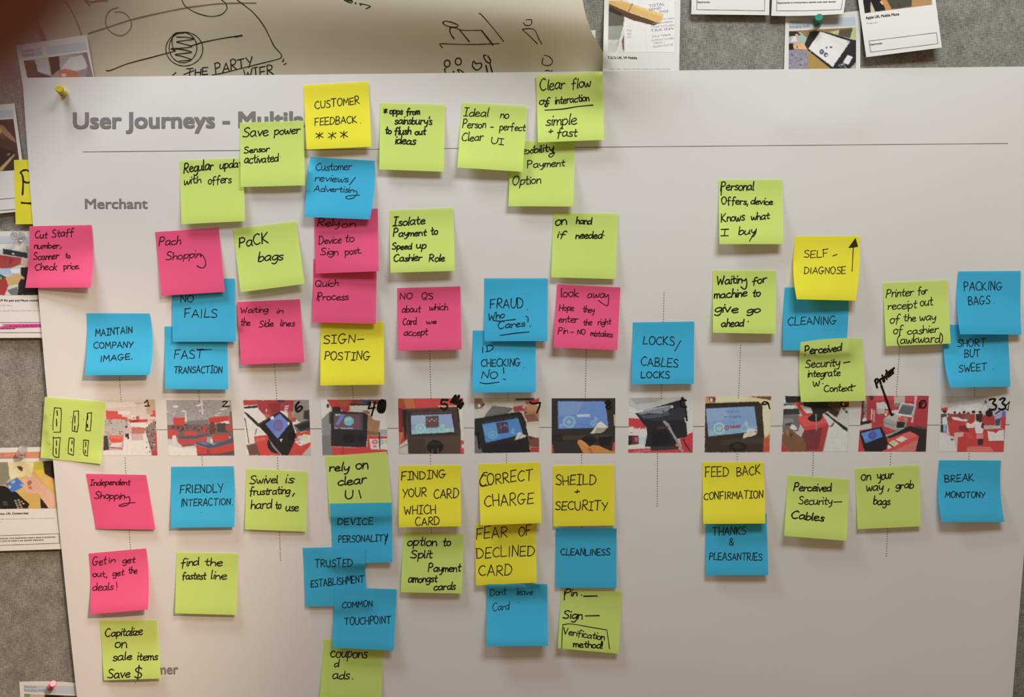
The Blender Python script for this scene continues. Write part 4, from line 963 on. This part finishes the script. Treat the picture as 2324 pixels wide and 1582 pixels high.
for n, (rg, q, num, nw, shapes) in enumerate(PHOTOS):
    ph = picture('printed_photo', ps, q, shapes, PO, rg, 1.2, 30 + n)
    i = Ink(rg, nw, n)
    i.run(num)
    i.build('handwritten_number', ps, M_INK, ph, 0.00028)
    if n == 8:
        lettering('screen_text', ps, [('Thank you', 1362, 312, 1535, 305, 26), ('for shopping', 1345, 378, 1560, 368, 26), ('at', 1450, 438, 1478, 436, 24)], M_BANDTEXT, ph, 0.0, 0.0002, rg)
        red = plain_mat('red_print', (0.55, 0.06, 0.08), 0.8, 0.1)
        lettering('screen_text', ps, [('TARGET', 1415, 510, 1562, 500, 30)], red, ph, 0.03, 0.0002, rg)
        i = Ink(rg, 1.6)
        i.run('e 1378 503 26 24 @1.6')
        i.disc(i.T((1378, 503)), 1.9)
        i.build('screen_emblem', ps, red, ph, 0.0002)
i = Ink((1740, 640, 5.531), 5.4, 9)
i.run('w Printer 1385 1325 1612 1118 92 @4.8')
i.build('handwriting', ps, M_INK, PO, 0.0003)
i = Ink((1740, 640, 5.531), 5.6, 9)
i.run('s 1440,1302 1475,1400 1520,1530 1560,1650 1572,1670')
i.build('pointer_line', ps, M_INK, PO, 0.0003)

# ------------------------------------------------------------------ the sticky notes, in the order they were stuck on
# colour, what sets it apart, corners TL TR BR BL, region of the writing, lifts of the lower corners (mm), pen, writing
A1, A2, A3 = (380, 240, 5.531), (660, 170, 5.531), (1020, 150, 4.707)
A4, A5, A6 = (0, 470, 5.531), (340, 480, 5.531), (340, 620, 5.531)
A7, A8, A9 = (0, 680, 5.531), (660, 440, 5.531), (690, 620, 5.531)
B1, B2, B3 = (1080, 440, 5.531), (1040, 620, 5.531), (1400, 620, 5.531)
B4, B5, B6 = (1600, 390, 5.531), (1740, 640, 5.531), (1904, 560, 4.652)
C1, C2, C3 = (0, 880, 5.531), (0, 1160, 5.531), (0, 1380, 5.533)
C4, C5, C6 = (340, 1040, 3.898), (670, 1020, 5.531), (660, 1230, 4.494)
D1, D2, D3, D4 = (1040, 1040, 5.531), (1040, 1280, 5.531), (1560, 1040, 5.531), (1904, 1040, 5.531)
NOTES = [
    # upper field
    ('green', 'reading "Regular updates with offers", tucked under its neighbour', [(407.5, 364.4), (552.5, 357.3), (555.9, 501.8), (412.2, 509)], A1, (6, 6), 4.0,
     'w Regular 205 842 575 795 120; w updat 655 790 935 768 100 @3.6; w with 205 992 420 962 95 @3.4; w offers 510 985 800 962 105 @3.4; d 795 915'),
    ('green', 'reading "Save power" and "Sensor activated", over the printed title', [(544, 278.3), (689.2, 273.8), (691.9, 420.8), (546, 424.4)], A1, (6, 6), 3.6,
     'w Save 945 395 1265 370 125; w power 1340 362 1665 345 105; w Sensor 962 592 1275 575 78; w activated 965 722 1390 700 105; d 1418 640 @2'),
    ('yellow', 'reading "Customer feedback" with three stars', [(688.9, 193.5), (835.9, 184.8), (842.6, 333), (695.8, 339.6)], A2, (7, 7), 2.5,
     'w CUSTOMER 305 425 860 360 92; w FEEDBACK 302 635 825 598 90; d 875 605 @2; w * 320 805 405 800 95; w * 468 805 560 800 105; w * 628 800 715 795 115'),
    ('green', 'with a starred line about flushing out ideas', [(862.9, 233.3), (1009.8, 237.3), (1006.8, 389.7), (860.7, 384.6)], A2, (6, 6), 4.4,
     'w * 1168 482 1206 480 60; w opps 1240 488 1400 492 88; w from 1450 500 1615 496 78; w sainsbury\'s 1305 615 1770 622 98 @4; w to 1185 740 1260 740 88; w flush 1300 745 1505 746 92; w out 1560 750 1690 745 78; w ideas 1312 862 1560 876 98'),
    ('green', 'reading "flexibility payment option", tucked under two others', [(1159, 319), (1304.5, 320), (1300.9, 468.7), (1153.8, 468)], A3, (7, 7), 3.4,
     'w exibility 775 945 1110 905 78; s 1085,900 1120,930 1090,970 1062,960 1075,940 1125,925; w Payment 830 1085 1230 1070 78; w Option 672 1272 975 1250 95'),
    ('green', 'reading "Ideal no person - perfect, clear UI"', [(1048.7, 232.9), (1196.8, 240.7), (1185.7, 390), (1038, 380)], A3, (10, 8), 3.2,
     'w Ideal 150 535 412 540 92; w no 542 552 630 558 85; w Person 138 662 385 660 85; l 440,652 470,652; w perfect 535 682 808 690 78; w Clear 130 800 360 795 90; w UI 445 825 578 840 70'),
    ('green', 'reading "Clear flow of interaction, simple + fast", topmost by the sheet', [(1216.5, 170.8), (1367.3, 162.7), (1371, 317.4), (1220.8, 323.1)], A3, (9, 8), 3.6,
     'w Clear 970 265 1232 236 118; w flow 1305 240 1510 212 108; w of 960 410 1065 404 78; s 1010,360 1050,400 1045,430 1020,430 1025,405 1065,395; w interaction 1130 405 1492 372 82; s 1022,470 1210,458 1370,432 1533,416 @3.6; w simple 1030 640 1360 615 112 ; w + 1060 728 1105 724 62; w fast 1145 756 1362 750 95'),
    ('green', 'reading "On hand if needed", alone above a pink note', [(1255.9, 482.5), (1402.7, 484.8), (1396.4, 633.5), (1250.9, 629.3)], B1, (6, 5), 4.0,
     'w on 995 395 1140 382 125; w hand 1258 372 1452 378 88; w if 1022 545 1118 555 82; w needed 1252 560 1580 560 88; d 1605 520'),
    ('green', 'reading "Isolate payment to speed up cashier role"', [(883.8, 477), (1028.5, 471.6), (1032, 614.8), (886.5, 619)], A8, (9, 8), 4.0,
     'w Isolate 1282 398 1682 380 105; w Payment 1284 535 1698 525 90; w to 1760 520 1845 502 95; w Speed 1272 700 1515 690 82; w up 1575 685 1695 685 88 ; w Cashier 1290 850 1642 835 88; w Role 1735 846 1930 846 92'),
    ('green', 'reading "Personal offers, device knows what I buy", highest on the right', [(1630.4, 407.5), (1775.4, 407.2), (1777.5, 554), (1632.9, 554)], B4, (10, 9), 3.8,
     'w Personal 195 235 612 226 112; s 205,160 205,230 202,290; w Offers, 207 405 535 412 88; w device 575 402 850 412 84; w Knows 203 632 495 608 112; w what 580 605 808 590 88; w I 200 800 292 798 88; w buy 422 795 636 768 100; l 632,745 560,866'),
    # pink row, left
    ('pink', 'reading "Cut staff number", overhanging the left poster edge', [(66.4, 513.4), (207.9, 510.7), (205.5, 652.5), (57, 653.5)], A4, (9, 14), 2.5,
     'w Cut 437 392 590 388 92; w Staff 650 382 925 358 95; w number 425 520 745 516 76; l 770,500 755,525; w Scanner 420 658 735 650 88; w to 820 636 880 640 66; w Check 437 790 710 786 86; w price. 800 778 995 775 76'),
    ('blue', 'reading "Fast transaction", under the "No fails" note', [(373.4, 740.8), (515.5, 741), (518, 884), (375.3, 883)], A6, (8, 7), 2.5,
     'w FAST 305 1072 665 1068 112; l 600,965 775,958; w TRANSACTION 305 1255 905 1250 84'),
    ('blue', 'reading "No fails", between pink "Pack shopping" and "Fast transaction"', [(390, 632), (532.6, 632.2), (535.3, 775.5), (391.5, 775.8)], A5, (4, 5), 2.5,
     'w NO 388 1145 548 1130 90; w FA¦LS 435 1332 840 1330 105'),
    ('pink', 'reading "Pack shopping", leaning left', [(351.8, 526.6), (496.4, 517), (510.5, 662.6), (366.8, 671.3)], A5, (6, 5), 2.5,
     'w Pach 112 425 385 410 100; w Shoppin 200 615 640 575 100; s 625,555 655,545 690,600 702,660 680,700 640,706 590,682'),
    ('green', 'reading "Pack bags", leaning left between two pink notes', [(528.6, 519.4), (672.3, 501.7), (690.8, 644.5), (546.1, 663.2)], A5, (8, 7), 4.0,
     'w PaCK 1122 447 1485 398 125; w bags 1358 628 1668 602 125'),
    ('pink', 'reading "Waiting in the side lines"', [(538, 685.4), (680.8, 679.3), (690.7, 822.5), (547.6, 828)], A6, (7, 7), 2.4,
     'w Waiting 1140 502 1480 490 74; w in 1590 502 1670 500 64; w the 1140 660 1260 656 90; w Side 1370 676 1550 666 86; w lines 1635 665 1815 662 78'),
    ('blue', 'reading "Maintain company image", leftmost blue note', [(196.2, 710.7), (339.9, 711.3), (339.5, 850.9), (192.5, 851.8)], A7, (11, 10), 2.5,
     'w MAINTA¦N 1200 462 1660 418 86; w COMPANY 1178 615 1670 600 76; w ¦MAGE. 1258 778 1658 745 72'),
    ('yellow', 'reading "Sign-posting" under a pink note', [(728, 733), (870.8, 730.6), (871.7, 873.1), (727, 874.9)], A9, (11, 10), 2.8,
     'w SIGN 246 882 640 872 112; l 672,832 750,828; w POSTING 258 1085 825 1088 100'),
    ('pink', 'reading "Quick process" above the yellow "Sign-posting"', [(711.5, 588.3), (855, 590), (852.7, 735.2), (709, 731.7)], A8, (5, 5), 2.5,
     'w Quich 308 1165 592 1156 84; w Process 325 1330 722 1330 88; l 345,1245 352,1350'),
    ('pink', 'reading "Rely on device to sign post" under a blue note', [(713, 478), (857.4, 473.4), (859.4, 615.7), (716, 621)], A8, (4, 8), 2.5,
     'w Rely 330 412 605 402 108; w on 640 425 808 420 92; w Device 350 630 632 612 92; w to 675 605 795 595 95; w Sign 368 770 595 765 90; w post. 680 765 885 742 88'),
    ('blue', 'reading "Customer reviews / advertising"', [(704.3, 356.2), (850.7, 364.9), (839.5, 498.2), (691.6, 492.4)], A2, (9, 7), 2.2,
     'w Customer 310 1200 760 1192 98; w reviews 300 1330 720 1346 92; l 735,1380 812,1285; w Advertisin 290 1460 790 1475 72; s 800,1450 830,1470 825,1505 780,1545 720,1556 690,1540 720,1518 860,1508'),
    ('pink', 'reading "No Q\'s about which card we accept"', [(901.5, 653.8), (1044.7, 649.8), (1047.6, 793.2), (903.9, 796.3)], A9, (8, 8), 2.5,
     'w NO 1205 325 1355 325 78; w Q\'S 1478 330 1618 325 80; w about 1228 490 1460 488 84; w which 1572 465 1803 460 84; w Card 1240 650 1408 646 92; w we 1535 635 1658 634 62; w accept 1252 786 1552 776 84'),
    ('blue', 'reading "I.D checking no!"', [(1073, 750.2), (1215.7, 750), (1215.7, 890.3), (1072.5, 891.2)], B2, (10, 9), 2.6,
     'w ¦.D 298 1000 445 966 72; w CHECK¦NG 288 1172 780 1165 92; d 820 1182 @2; w NO 292 1325 490 1318 82; l 568,1185 572,1256; l 565,1328 592,1332; s 270,1372 350,1386 510,1368; l 385,1222 395,1210'),
    ('blue', 'reading "Fraud. Who cares?"', [(1099, 631.6), (1243, 631.6), (1242.5, 774), (1099.3, 774.6)], B2, (5, 7), 2.6,
     'w FRAUD 400 436 815 432 122; d 868 456; w Who 375 596 578 556 84; s 440,592 520,602 610,592 718,580; w Cares 498 700 835 666 92; s 850,540 876,560 874,612; d 905 666 @3; s 528,780 700,756 888,736'),
    ('pink', 'reading "Look away, hope they enter the right pin"', [(1264.2, 645.3), (1408, 652.2), (1401, 795), (1255.7, 788.7)], B2, (9, 8), 2.4,
     'w look 1285 300 1510 298 108; w awa 1620 315 1840 302 98; s 1840,265 1858,300 1884,270 1886,350 1872,405 1825,390 1760,340; w Hope 1265 468 1450 470 78; w they 1565 490 1705 492 82; w enter 1258 616 1500 620 92; w the 1572 650 1675 652 78; w right 1750 650 1915 642 74; w Pin 1250 765 1375 756 80; l 1408,742 1448,740; w NO 1495 766 1592 768 62; w mistakes 1658 786 1935 802 78'),
    ('blue', 'reading "Locks, cables, locks", alone in its column', [(1436.2, 731.7), (1575.7, 729.7), (1574.5, 870.9), (1433.4, 872.6)], B3, (7, 6), 2.6,
     'w LOCKS 330 892 720 905 104; l 800,848 727,978; w CABLES 302 1155 762 1185 104; w LOCKS 305 1312 658 1322 82'),
    ('green', 'reading "Waiting for machine to give go ahead"', [(1617.7, 613.3), (1760.6, 614.2), (1760.3, 757.8), (1618.2, 755.2)], B3, (9, 8), 4.2,
     'w Waitin 1255 145 1570 118 102; s 1560,75 1600,95 1624,70 1630,150 1612,196 1585,195 1558,170; w for 1700 145 1880 108 88; w machine 1220 318 1630 290 100; w to 1702 295 1798 290 95; w give 1228 490 1520 492 112; w go 1632 500 1795 490 92; w ahead 1312 670 1590 666 98; d 1648 606'),
    ('blue', 'reading "Cleaning" between a yellow and a green note', [(1781.2, 652.3), (1925, 652.6), (1919, 797), (1777, 795.1)], B5, (5, 4), 2.4,
     'w CLEAN¦NG 268 540 875 530 98'),
    ('yellow', 'reading "Self-diagnose" with a thick upward arrow', [(1806.1, 535.5), (1951.7, 535.2), (1942.5, 682.5), (1808.3, 679.4)], B4, (14, 10), 2.4,
     'w SELF 1245 1078 1548 1066 96; l 1605,1056 1658,1036; w D¦AGNOSE 1245 1276 1762 1280 84; A; f 1888,836 1915,936 1808,950; l 1888,838 1915,936 1808,950 1888,838; l 1862,940 1846,1248'),
    ('green', 'reading "Perceived security - integrate w. context"', [(1817, 777), (1957, 768.4), (1964.6, 909.8), (1818.1, 912.6)], B5, (6, 6), 3.4,
     'w Perceived 478 912 938 862 100 @4.2; w Security 485 1075 915 1052 98; l 965,1015 1045,1000; w integrate 515 1195 920 1176 92 ; w w 583 1308 665 1300 118; d 706 1276; w Context 720 1375 1080 1368 88; l 1030,1318 1115,1303'),
    ('blue', 'reading "Short but sweet", with a curled lower left corner', [(2146, 737), (2287, 738), (2293.5, 877.5), (2157, 880)], B6, (16, 9), 2.4,
     'w SHORT 1252 1055 1550 1050 80; w BUT 1325 1170 1490 1160 78; w SWEET 1268 1325 1560 1302 80; d 1628 1292 @2'),
    ('blue', 'reading "Packing bags", rightmost of the upper rows', [(2174.4, 615.9), (2317.1, 614.8), (2318.4, 759.5), (2178.7, 758.8)], B6, (9, 9), 2.4,
     'w PACK¦NG 1322 465 1722 452 90; w BAGS 1368 616 1592 602 82; d 1638 600 @2'),
    ('green', 'reading "Printer for receipt out of the way of cashier"', [(2003.5, 642.1), (2150.1, 635.2), (2157.7, 779.9), (2010.8, 785.7)], B5, (8, 8), 3.2,
     'w Printer 1497 195 1840 170 100; w for 1900 155 2015 150 88; w receipt 1522 345 1880 328 100; w out 1928 300 2085 290 105; w of 1545 516 1668 518 112; w the 1718 490 1872 490 88; w way 1920 482 2118 480 100; w of 1590 648 1702 650 106; w cashier 1765 660 2155 632 92; w (awkward) 1640 775 2210 752 108'),
    # the note with six boxes, on the left edge of the timeline
    ('green', 'with six hand drawn boxes, overhanging the left poster edge', [(101.8, 900.4), (240.5, 912.5), (228.7, 1053.2), (91.8, 1039.1)], C1, (7, 7), 2.6,
     'l 685,250 680,300 665,420 664,530; l 680,250 765,258 770,330 758,555; l 672,558 760,556; l 715,290 720,345 @4; l 710,395 710,480 @3.4; l 925,295 985,290; l 928,295 908,450 905,540; l 985,290 985,460 968,555 905,540; l 942,355 938,440 @3.4; l 938,480 938,530 @3.4; l 1095,320 1150,312; l 1100,320 1085,440 1078,535; l 1150,312 1145,400 1135,540 1075,540; l 1100,350 1098,395 @4; l 1095,460 1100,495 @4;'
     'l 668,615 668,730 664,840; l 665,630 758,626 745,740 738,875; l 668,845 690,870 738,876; l 710,665 710,725 @3.4; l 703,760 706,830 @3.4; l 870,630 925,634; l 870,630 858,730 856,825 922,848; l 930,640 922,848; l 905,668 903,705 @3.2; l 893,765 897,795 @3.4; l 1050,655 1112,662 1102,770 1098,858; l 1050,655 1045,800 1060,845 1100,858; l 1078,680 1074,740 @3; l 1070,785 1072,820 @3.4; d 632 338 @2; d 638 474 @2; d 625 706 @2; d 636 776 @2; d 888 365 @2; d 882 432 @2; d 1050 400 @2; d 1008 772 @2; d 1000 835 @2; d 826 776 @2'),
    # below the timeline
    ('pink', 'reading "Independent shopping"', [(195.3, 1075.3), (331.8, 1078), (352.6, 1202.1), (217.9, 1200.1)], C1, (3, 3), 2.5,
     'w Independent 1128 1225 1632 1220 74; w Shoppin 1185 1388 1560 1400 88; s 1555,1350 1585,1380 1615,1365 1632,1420 1600,1470 1530,1488 1495,1480 1555,1456 1695,1440'),
    ('pink', 'reading "Get in get out, get the deals!"', [(201.2, 1256.2), (331.8, 1244.4), (335.4, 1383.8), (204.3, 1394.7)], C2, (12, 12), 2.5,
     'w Get 1160 685 1335 666 106; w in 1365 652 1445 640 68; w get 1538 655 1695 645 84; w out, 1165 826 1340 826 82; w get 1415 816 1555 800 80; w the 1615 786 1720 780 84; w deals 1165 1000 1418 985 100; l 1462,890 1470,960; d 1462 985'),
    ('green', 'reading "Capitalize on sale items, save $"', [(227.3, 1408.6), (356.2, 1407.1), (365.6, 1540), (235.9, 1544.2)], C3, (7, 6), 3.8,
     'w Capitalize 1320 362 1790 335 102; w on 1445 500 1590 495 125; w sale 1418 662 1655 645 100; w items 1725 656 1975 650 98; w Save 1352 880 1630 872 106; w $ 1690 890 1772 890 155'),
    ('blue', 'reading "Friendly interaction"', [(388.5, 1059.4), (530.4, 1058), (531.9, 1196.5), (388, 1197.8)], RB, (6, 6), 2.4,
     'w FR¦ENDLY 378 1325 925 1312 104; w ¦NTERACT¦ON 392 1490 1010 1470 88; d 1035 1472 @2.4; d 645 1566 @2'),
    ('green', 'reading "Swivel is frustrating, hard to use"', [(559.1, 1063.1), (698, 1070.2), (694.5, 1206.8), (555.5, 1201.6)], RB, (3, 3), 3.6,
     'w Swivel 1255 1205 1605 1196 106; w is 1700 1192 1800 1196 108; w frustrating 1250 1350 1755 1330 98; l 1815,1325 1790,1362; w hard 1268 1520 1528 1512 110; w to 1580 1522 1645 1520 98; w use 1705 1545 1865 1545 108'),
    ('green', 'reading "find the fastest line", below a blue note', [(400.8, 1253.7), (540.1, 1256), (536.3, 1395.8), (397, 1392.2)], C4, (5, 5), 3.6,
     'w find 275 960 432 946 72; w the 485 946 640 950 72; w fastest 285 1070 495 1070 68; w line 540 1066 680 1070 70'),
    ('green', 'reading "rely on clear UI"', [(738.3, 1035.4), (877.9, 1025.1), (890, 1165), (749, 1172)], C5, (3, 2), 4.2,
     'w rely 428 275 670 268 110; w on 760 240 912 245 128; w clear 535 455 890 420 106; w U 628 625 720 622 108; l 800,515 824,610'),
    ('blue', 'reading "Device personality", top of a stack of three blue notes', [(748.6, 1142.9), (889.3, 1140.6), (890.9, 1275.8), (757, 1281)], C5, (2, 5), 2.4,
     'w DEVICE 530 942 978 942 84; w PERSONALITY 542 1166 1162 1150 86; l 1162,1075 1125,1195'),
    ('blue', 'reading "Trusted establishment", middle of a stack of three blue notes', [(687.1, 1243.4), (826.9, 1240.7), (833, 1375), (693.8, 1377.3)], C5, (2, 2), 2.4,
     'w TRUSTED 248 1480 718 1466 96; w ESTABL¦SHMENT 198 1728 862 1668 88'),
    ('green', 'reading "coupons & ads", cut off by the bottom edge', [(735.7, 1450.3), (871.4, 1452), (864, 1592), (725, 1590)], C6, (3, 3), 3.4,
     'w coupons 405 1176 775 1185 108; w d 443 1278 488 1275 68; w ads 425 1400 595 1395 92; d 628 1398'),
    ('blue', 'reading "Common touchpoint", lowest of a stack of three blue notes', [(760, 1333.2), (901, 1337.3), (893.2, 1476.3), (753.9, 1470.3)], C6, (6, 7), 2.4,
     'w COMMON 525 675 832 655 62; w TOUCHPO¦NT 550 846 1020 830 76'),
    ('yellow', 'reading "Finding your card which card"', [(905.6, 1057.1), (1044.6, 1054.9), (1046.6, 1194.5), (905.4, 1197.2)], C5, (8, 7), 2.7,
     'w FINDING 1330 390 1890 350 98; w YOUR 1343 602 1645 590 104; w CARD 1740 615 2048 610 110; w WHICH 1370 822 1762 800 108; w CARD 1510 956 1808 940 100'),
    ('green', 'reading "option to split payment amongst cards"', [(915.3, 1208), (1052.9, 1211.1), (1047.6, 1347.3), (909.7, 1344.2)], C5, (5, 5), 3.9,
     'w option 1407 1205 1775 1207 108; w to 1850 1215 1948 1212 108; w Split 1447 1360 1720 1362 104; w Payment 1668 1535 2075 1532 98; w amongst 1418 1668 1780 1666 98; w cards 1738 1766 2005 1758 92'),
    ('yellow', 'reading "Fear of declined card", under "Correct charge"', [(1078, 1190.1), (1215.7, 1188.3), (1218, 1322.6), (1080.1, 1328.8)], D1, (5, 6), 2.7,
     'w FEAR 225 1018 615 985 142; w OF 760 976 915 968 122; w DECL¦NED 232 1255 955 1220 132; w CARD 260 1472 668 1466 132'),
    ('yellow', 'reading "Correct charge", first of its column', [(1086.1, 1053.2), (1224.8, 1048.7), (1229.3, 1187), (1090.3, 1192.4)], D1, (9, 8), 2.8,
     'w CORRECT 270 350 932 268 132; s 365,180 320,185 275,270 275,330 310,352 420,325; w CHARGE 330 610 942 568 142'),
    ('blue', 'reading "Dont leave card", below a yellow note', [(1105, 1326), (1242, 1325.6), (1243.8, 1466.2), (1103.8, 1466.8)], D2, (12, 12), 1.9,
     'w Dont 402 400 600 384 92; w leave 730 382 935 388 82; w Card 430 588 638 570 98; d 757 482 @2'),
    ('yellow', 'reading "Sheild + security"', [(1254.6, 1056.8), (1393.8, 1054.5), (1394.7, 1192.8), (1256.4, 1194.6)], D1, (3, 3), 2.8,
     'w SHEILD 1228 338 1728 330 122; w + 1462 455 1520 450 62; w SECURITY 1218 645 1875 652 112'),
    ('green', 'with a hand drawn box around "Verification method!"', [(1274, 1337), (1411.9, 1342), (1403.4, 1483.8), (1266, 1471.6)], D2, (7, 6), 3.8,
     'w Pin 1330 405 1490 400 80; l 1335,340 1332,450; d 1548 392; l 1575,405 1745,402 @4; w Sign 1312 680 1555 690 108; l 1595,652 1770,648 @4; l 1298,1062 1306,850 1314,760 @2.6; s 1312,762 1420,752 1640,790 1865,828 @2.6; l 1865,828 1882,940 1898,1062 @2.6; w Verification 1315 880 1832 958 84 @3.3; w method! 1445 1040 1808 1058 88'),
    ('blue', 'reading "Clenliness", below "Sheild + security"', [(1261, 1199.1), (1399.4, 1199.5), (1398.9, 1334.6), (1261, 1333.7)], D1, (3, 4), 2.5,
     'w CLEANL¦NESS 1288 1218 1900 1220 82'),
    ('blue', 'reading "Thanks & pleasantries", half under a yellow note', [(1601, 1165), (1739.5, 1165.7), (1743.9, 1305.2), (1602.5, 1305.8)], D3, (6, 6), 2.4,
     'w THANKS 318 970 730 956 104; w & 522 1092 580 1090 84; w PLEASANTR¦ES 275 1275 938 1280 90'),
    ('yellow', 'reading "Feed back confirmation"', [(1594, 1049), (1733, 1048.1), (1737.2, 1188.3), (1596.2, 1189.2)], D3, (10, 9), 2.6,
     'w FEED 225 232 518 226 118; w BACK 620 226 912 196 112; w CONF¦RMATION 208 522 950 495 90'),
    ('green', 'reading "Perceived security - cables"', [(1788.2, 1077.6), (1926.5, 1087.5), (1922, 1227.7), (1779.7, 1216.3)], D3, (9, 8), 3.3,
     'w Perceived 1332 408 1805 415 100 @4; w Security 1398 578 1812 582 104; l 1840,550 1940,547; w Cables 1300 750 1708 790 96 @4.4'),
    ('green', 'reading "On your way, grab bags"', [(1940.7, 1063.5), (2085.3, 1055.4), (2089.9, 1194.6), (1946.5, 1200.9)], D4, (4, 4), 3.6,
     'w on 280 280 398 268 125; w your 482 268 680 252 115; w way 345 405 550 402 125; l 628,382 615,415; w grab 715 380 935 376 98; w bags 430 580 638 585 108'),
    ('blue', 'reading "Break monotony", lowest on the right', [(2131.4, 1044.5), (2271.9, 1045.1), (2279.7, 1184.6), (2137.2, 1184.6)], D4, (9, 9), 2.5,
     'w BREAK 1330 300 1690 285 90; w MONOTONY 1335 495 1835 498 74; d 1898 512 @2'),
]
BOWS = {'Short but': (-9, 0, 0, 0), 'Maintain': (3, 7, 0, 0), 'Perceived security - integrate': (-4, 0, -4, 0), 'Self-diagnose': (-7, 3, 0, 0), 'Cut staff': (4, 5, 0, 0),
        'Break': (-6, -5, 0, 0), 'Packing': (-5, -2, 0, 0), 'Customer reviews': (-2, 4, 0, 0), 'Friendly': (0, 2, 0, 0), 'Get in': (3, 4, 0, 0), 'Cleaning': (-2, 3, 0, 0)}
PEN = {'green': M_INK, 'yellow': M_PENYEL, 'blue': M_PENBLUE, 'pink': M_PENPINK}
NAMES = {'green': 'lime green', 'yellow': 'yellow', 'blue': 'blue', 'pink': 'bright pink'}


def note_own(l, r):
    l, r = l / 1000, r / 1000
    return lambda U, V: (l * (1 - U) + r * U) * (0.85 * np.clip((V - 0.17) / 0.83, 0, 1) ** 1.35 + 0.15 * V) + 0.0004 * np.sin(U * 3.1) * V


for n, (c, what, quad, rg, (ll, lr), pw, text) in enumerate(NOTES):
    bow = next((b for k, b in BOWS.items() if k in what), (0, 0, 0, 0))
    s = Sheet(quad, 26, 26, bow=bow, own=note_own(ll, lr))
    o = tag(s.build('sticky_note', NOTE[c]), NAMES[c] + ' sticky note ' + what, 'sticky note', NAMES[c] + ' sticky notes on the poster')
    parts = text.split('A;')
    Ink(rg, pw, 100 + n, 0.72 if c == 'green' else 0.84).run(parts[0]).build('handwriting' if 'boxes,' not in what else 'pen_drawing', s, PEN[c], o)
    if len(parts) > 1:
        Ink(rg, pw, 100 + n, 0.72 if c == 'green' else 0.84).run(parts[1]).build('drawn_arrow', s, PEN[c], o)

# ------------------------------------------------------------------ pins
push_pin((143.8, 211.3), (134.2, 201.2), 0.017, plain_mat('yellow_plastic', (0.72, 0.60, 0.03), 0.35, 0.5), 'yellow push pin in the top left corner of the poster', 0.0045)
push_pin((1855.2, 50.5), (1859.2, 39.5), 0.015, plain_mat('green_plastic', (0.01, 0.22, 0.14), 0.35, 0.5), 'dark green push pin at the top of the tablet photo card', 0.0045)
push_pin((114, 1560.5), (120.5, 1551.5), 0.015, plain_mat('pink_plastic', (0.85, 0.18, 0.28), 0.35, 0.5), 'pink push pin in the card at the bottom left', 0.0042)
CLEAR = plain_mat('clear_plastic', (0.93, 0.93, 0.93), 0.08, 0.5, 0.85)
push_pin((47.5, 537), (33, 534), 0.017, CLEAR, 'clear push pin in the card with red sleeved hands', 0.0052)
push_pin((47.8, 1030), (51.5, 1020.5), 0.014, CLEAR, 'clear push pin in the salmon header of the bank card photo card', 0.0052)

# ------------------------------------------------------------------ the fingertip in front of the lens
def finger():
    d = 0.009
    e = np.array([22.0, 8.0]); t = np.array([215.0, -200.0]); t /= np.hypot(*t); nrm = np.array([t[1], -t[0]])
    if nrm[1] > 0:
        nrm = -nrm
    r = 0.0075

    def pos(p, dd):
        a = (p - np.array([W / 2, H / 2])) * dd / F
        return CAM + RT * a[0] - UP * a[1] + FW * dd
    c0 = e + nrm * (r / d * F)
    tip = pos(c0 + t * 2600, d)
    root = pos(c0 - t * 9000, d)
    ax = root - tip
    L = np.linalg.norm(ax); ax /= L
    sd = np.cross(ax, FW); sd /= np.linalg.norm(sd); fr = np.cross(sd, ax)
    prof = [(0.0, 0.0012), (0.0012, 0.0034), (0.0035, 0.0054), (0.007, 0.0068), (0.012, 0.0075), (0.018, 0.0076), (0.024, 0.0073), (0.029, 0.0078), (0.036, 0.0078), (0.044, 0.0080), (L, 0.0086)]
    k = 28
    V, Fc = [], []
    for z, rr in prof:
        for i in range(k):
            an = 2 * math.pi * i / k
            V.append(tip + ax * z + sd * rr * math.cos(an) + fr * rr * 0.9 * math.sin(an))
    for j in range(len(prof) - 1):
        for i in range(k):
            Fc.append((j * k + i, j * k + (i + 1) % k, (j + 1) * k + (i + 1) % k, (j + 1) * k + i))
    Fc += [tuple(range(k - 1, -1, -1)), tuple((len(prof) - 1) * k + i for i in range(k))]
    o = mesh('finger', V, Fc, plain_mat('skin', (0.34, 0.085, 0.045), 0.6, 0.3), tip, None, True)
    tag(o, 'out of focus fingertip in the top left corner, right in front of the lens', 'finger')
    N, Nf = [], []
    for j in range(7):
        for i in range(7):
            an = math.radians(90 + (i - 3) * 15)
            z = 0.0022 + j * 0.0018
            rr = np.interp(z, [p[0] for p in prof], [p[1] for p in prof]) * 1.015 + 0.0002
            N.append(tip + ax * z + sd * rr * math.cos(an) + fr * rr * 0.9 * math.sin(an))
    Nf = [(j * 7 + i, j * 7 + i + 1, (j + 1) * 7 + i + 1, (j + 1) * 7 + i) for j in range(6) for i in range(6)]
    mesh('fingernail', N, Nf, plain_mat('nail', (0.55, 0.28, 0.22), 0.35, 0.5), tip, o, True)


finger()
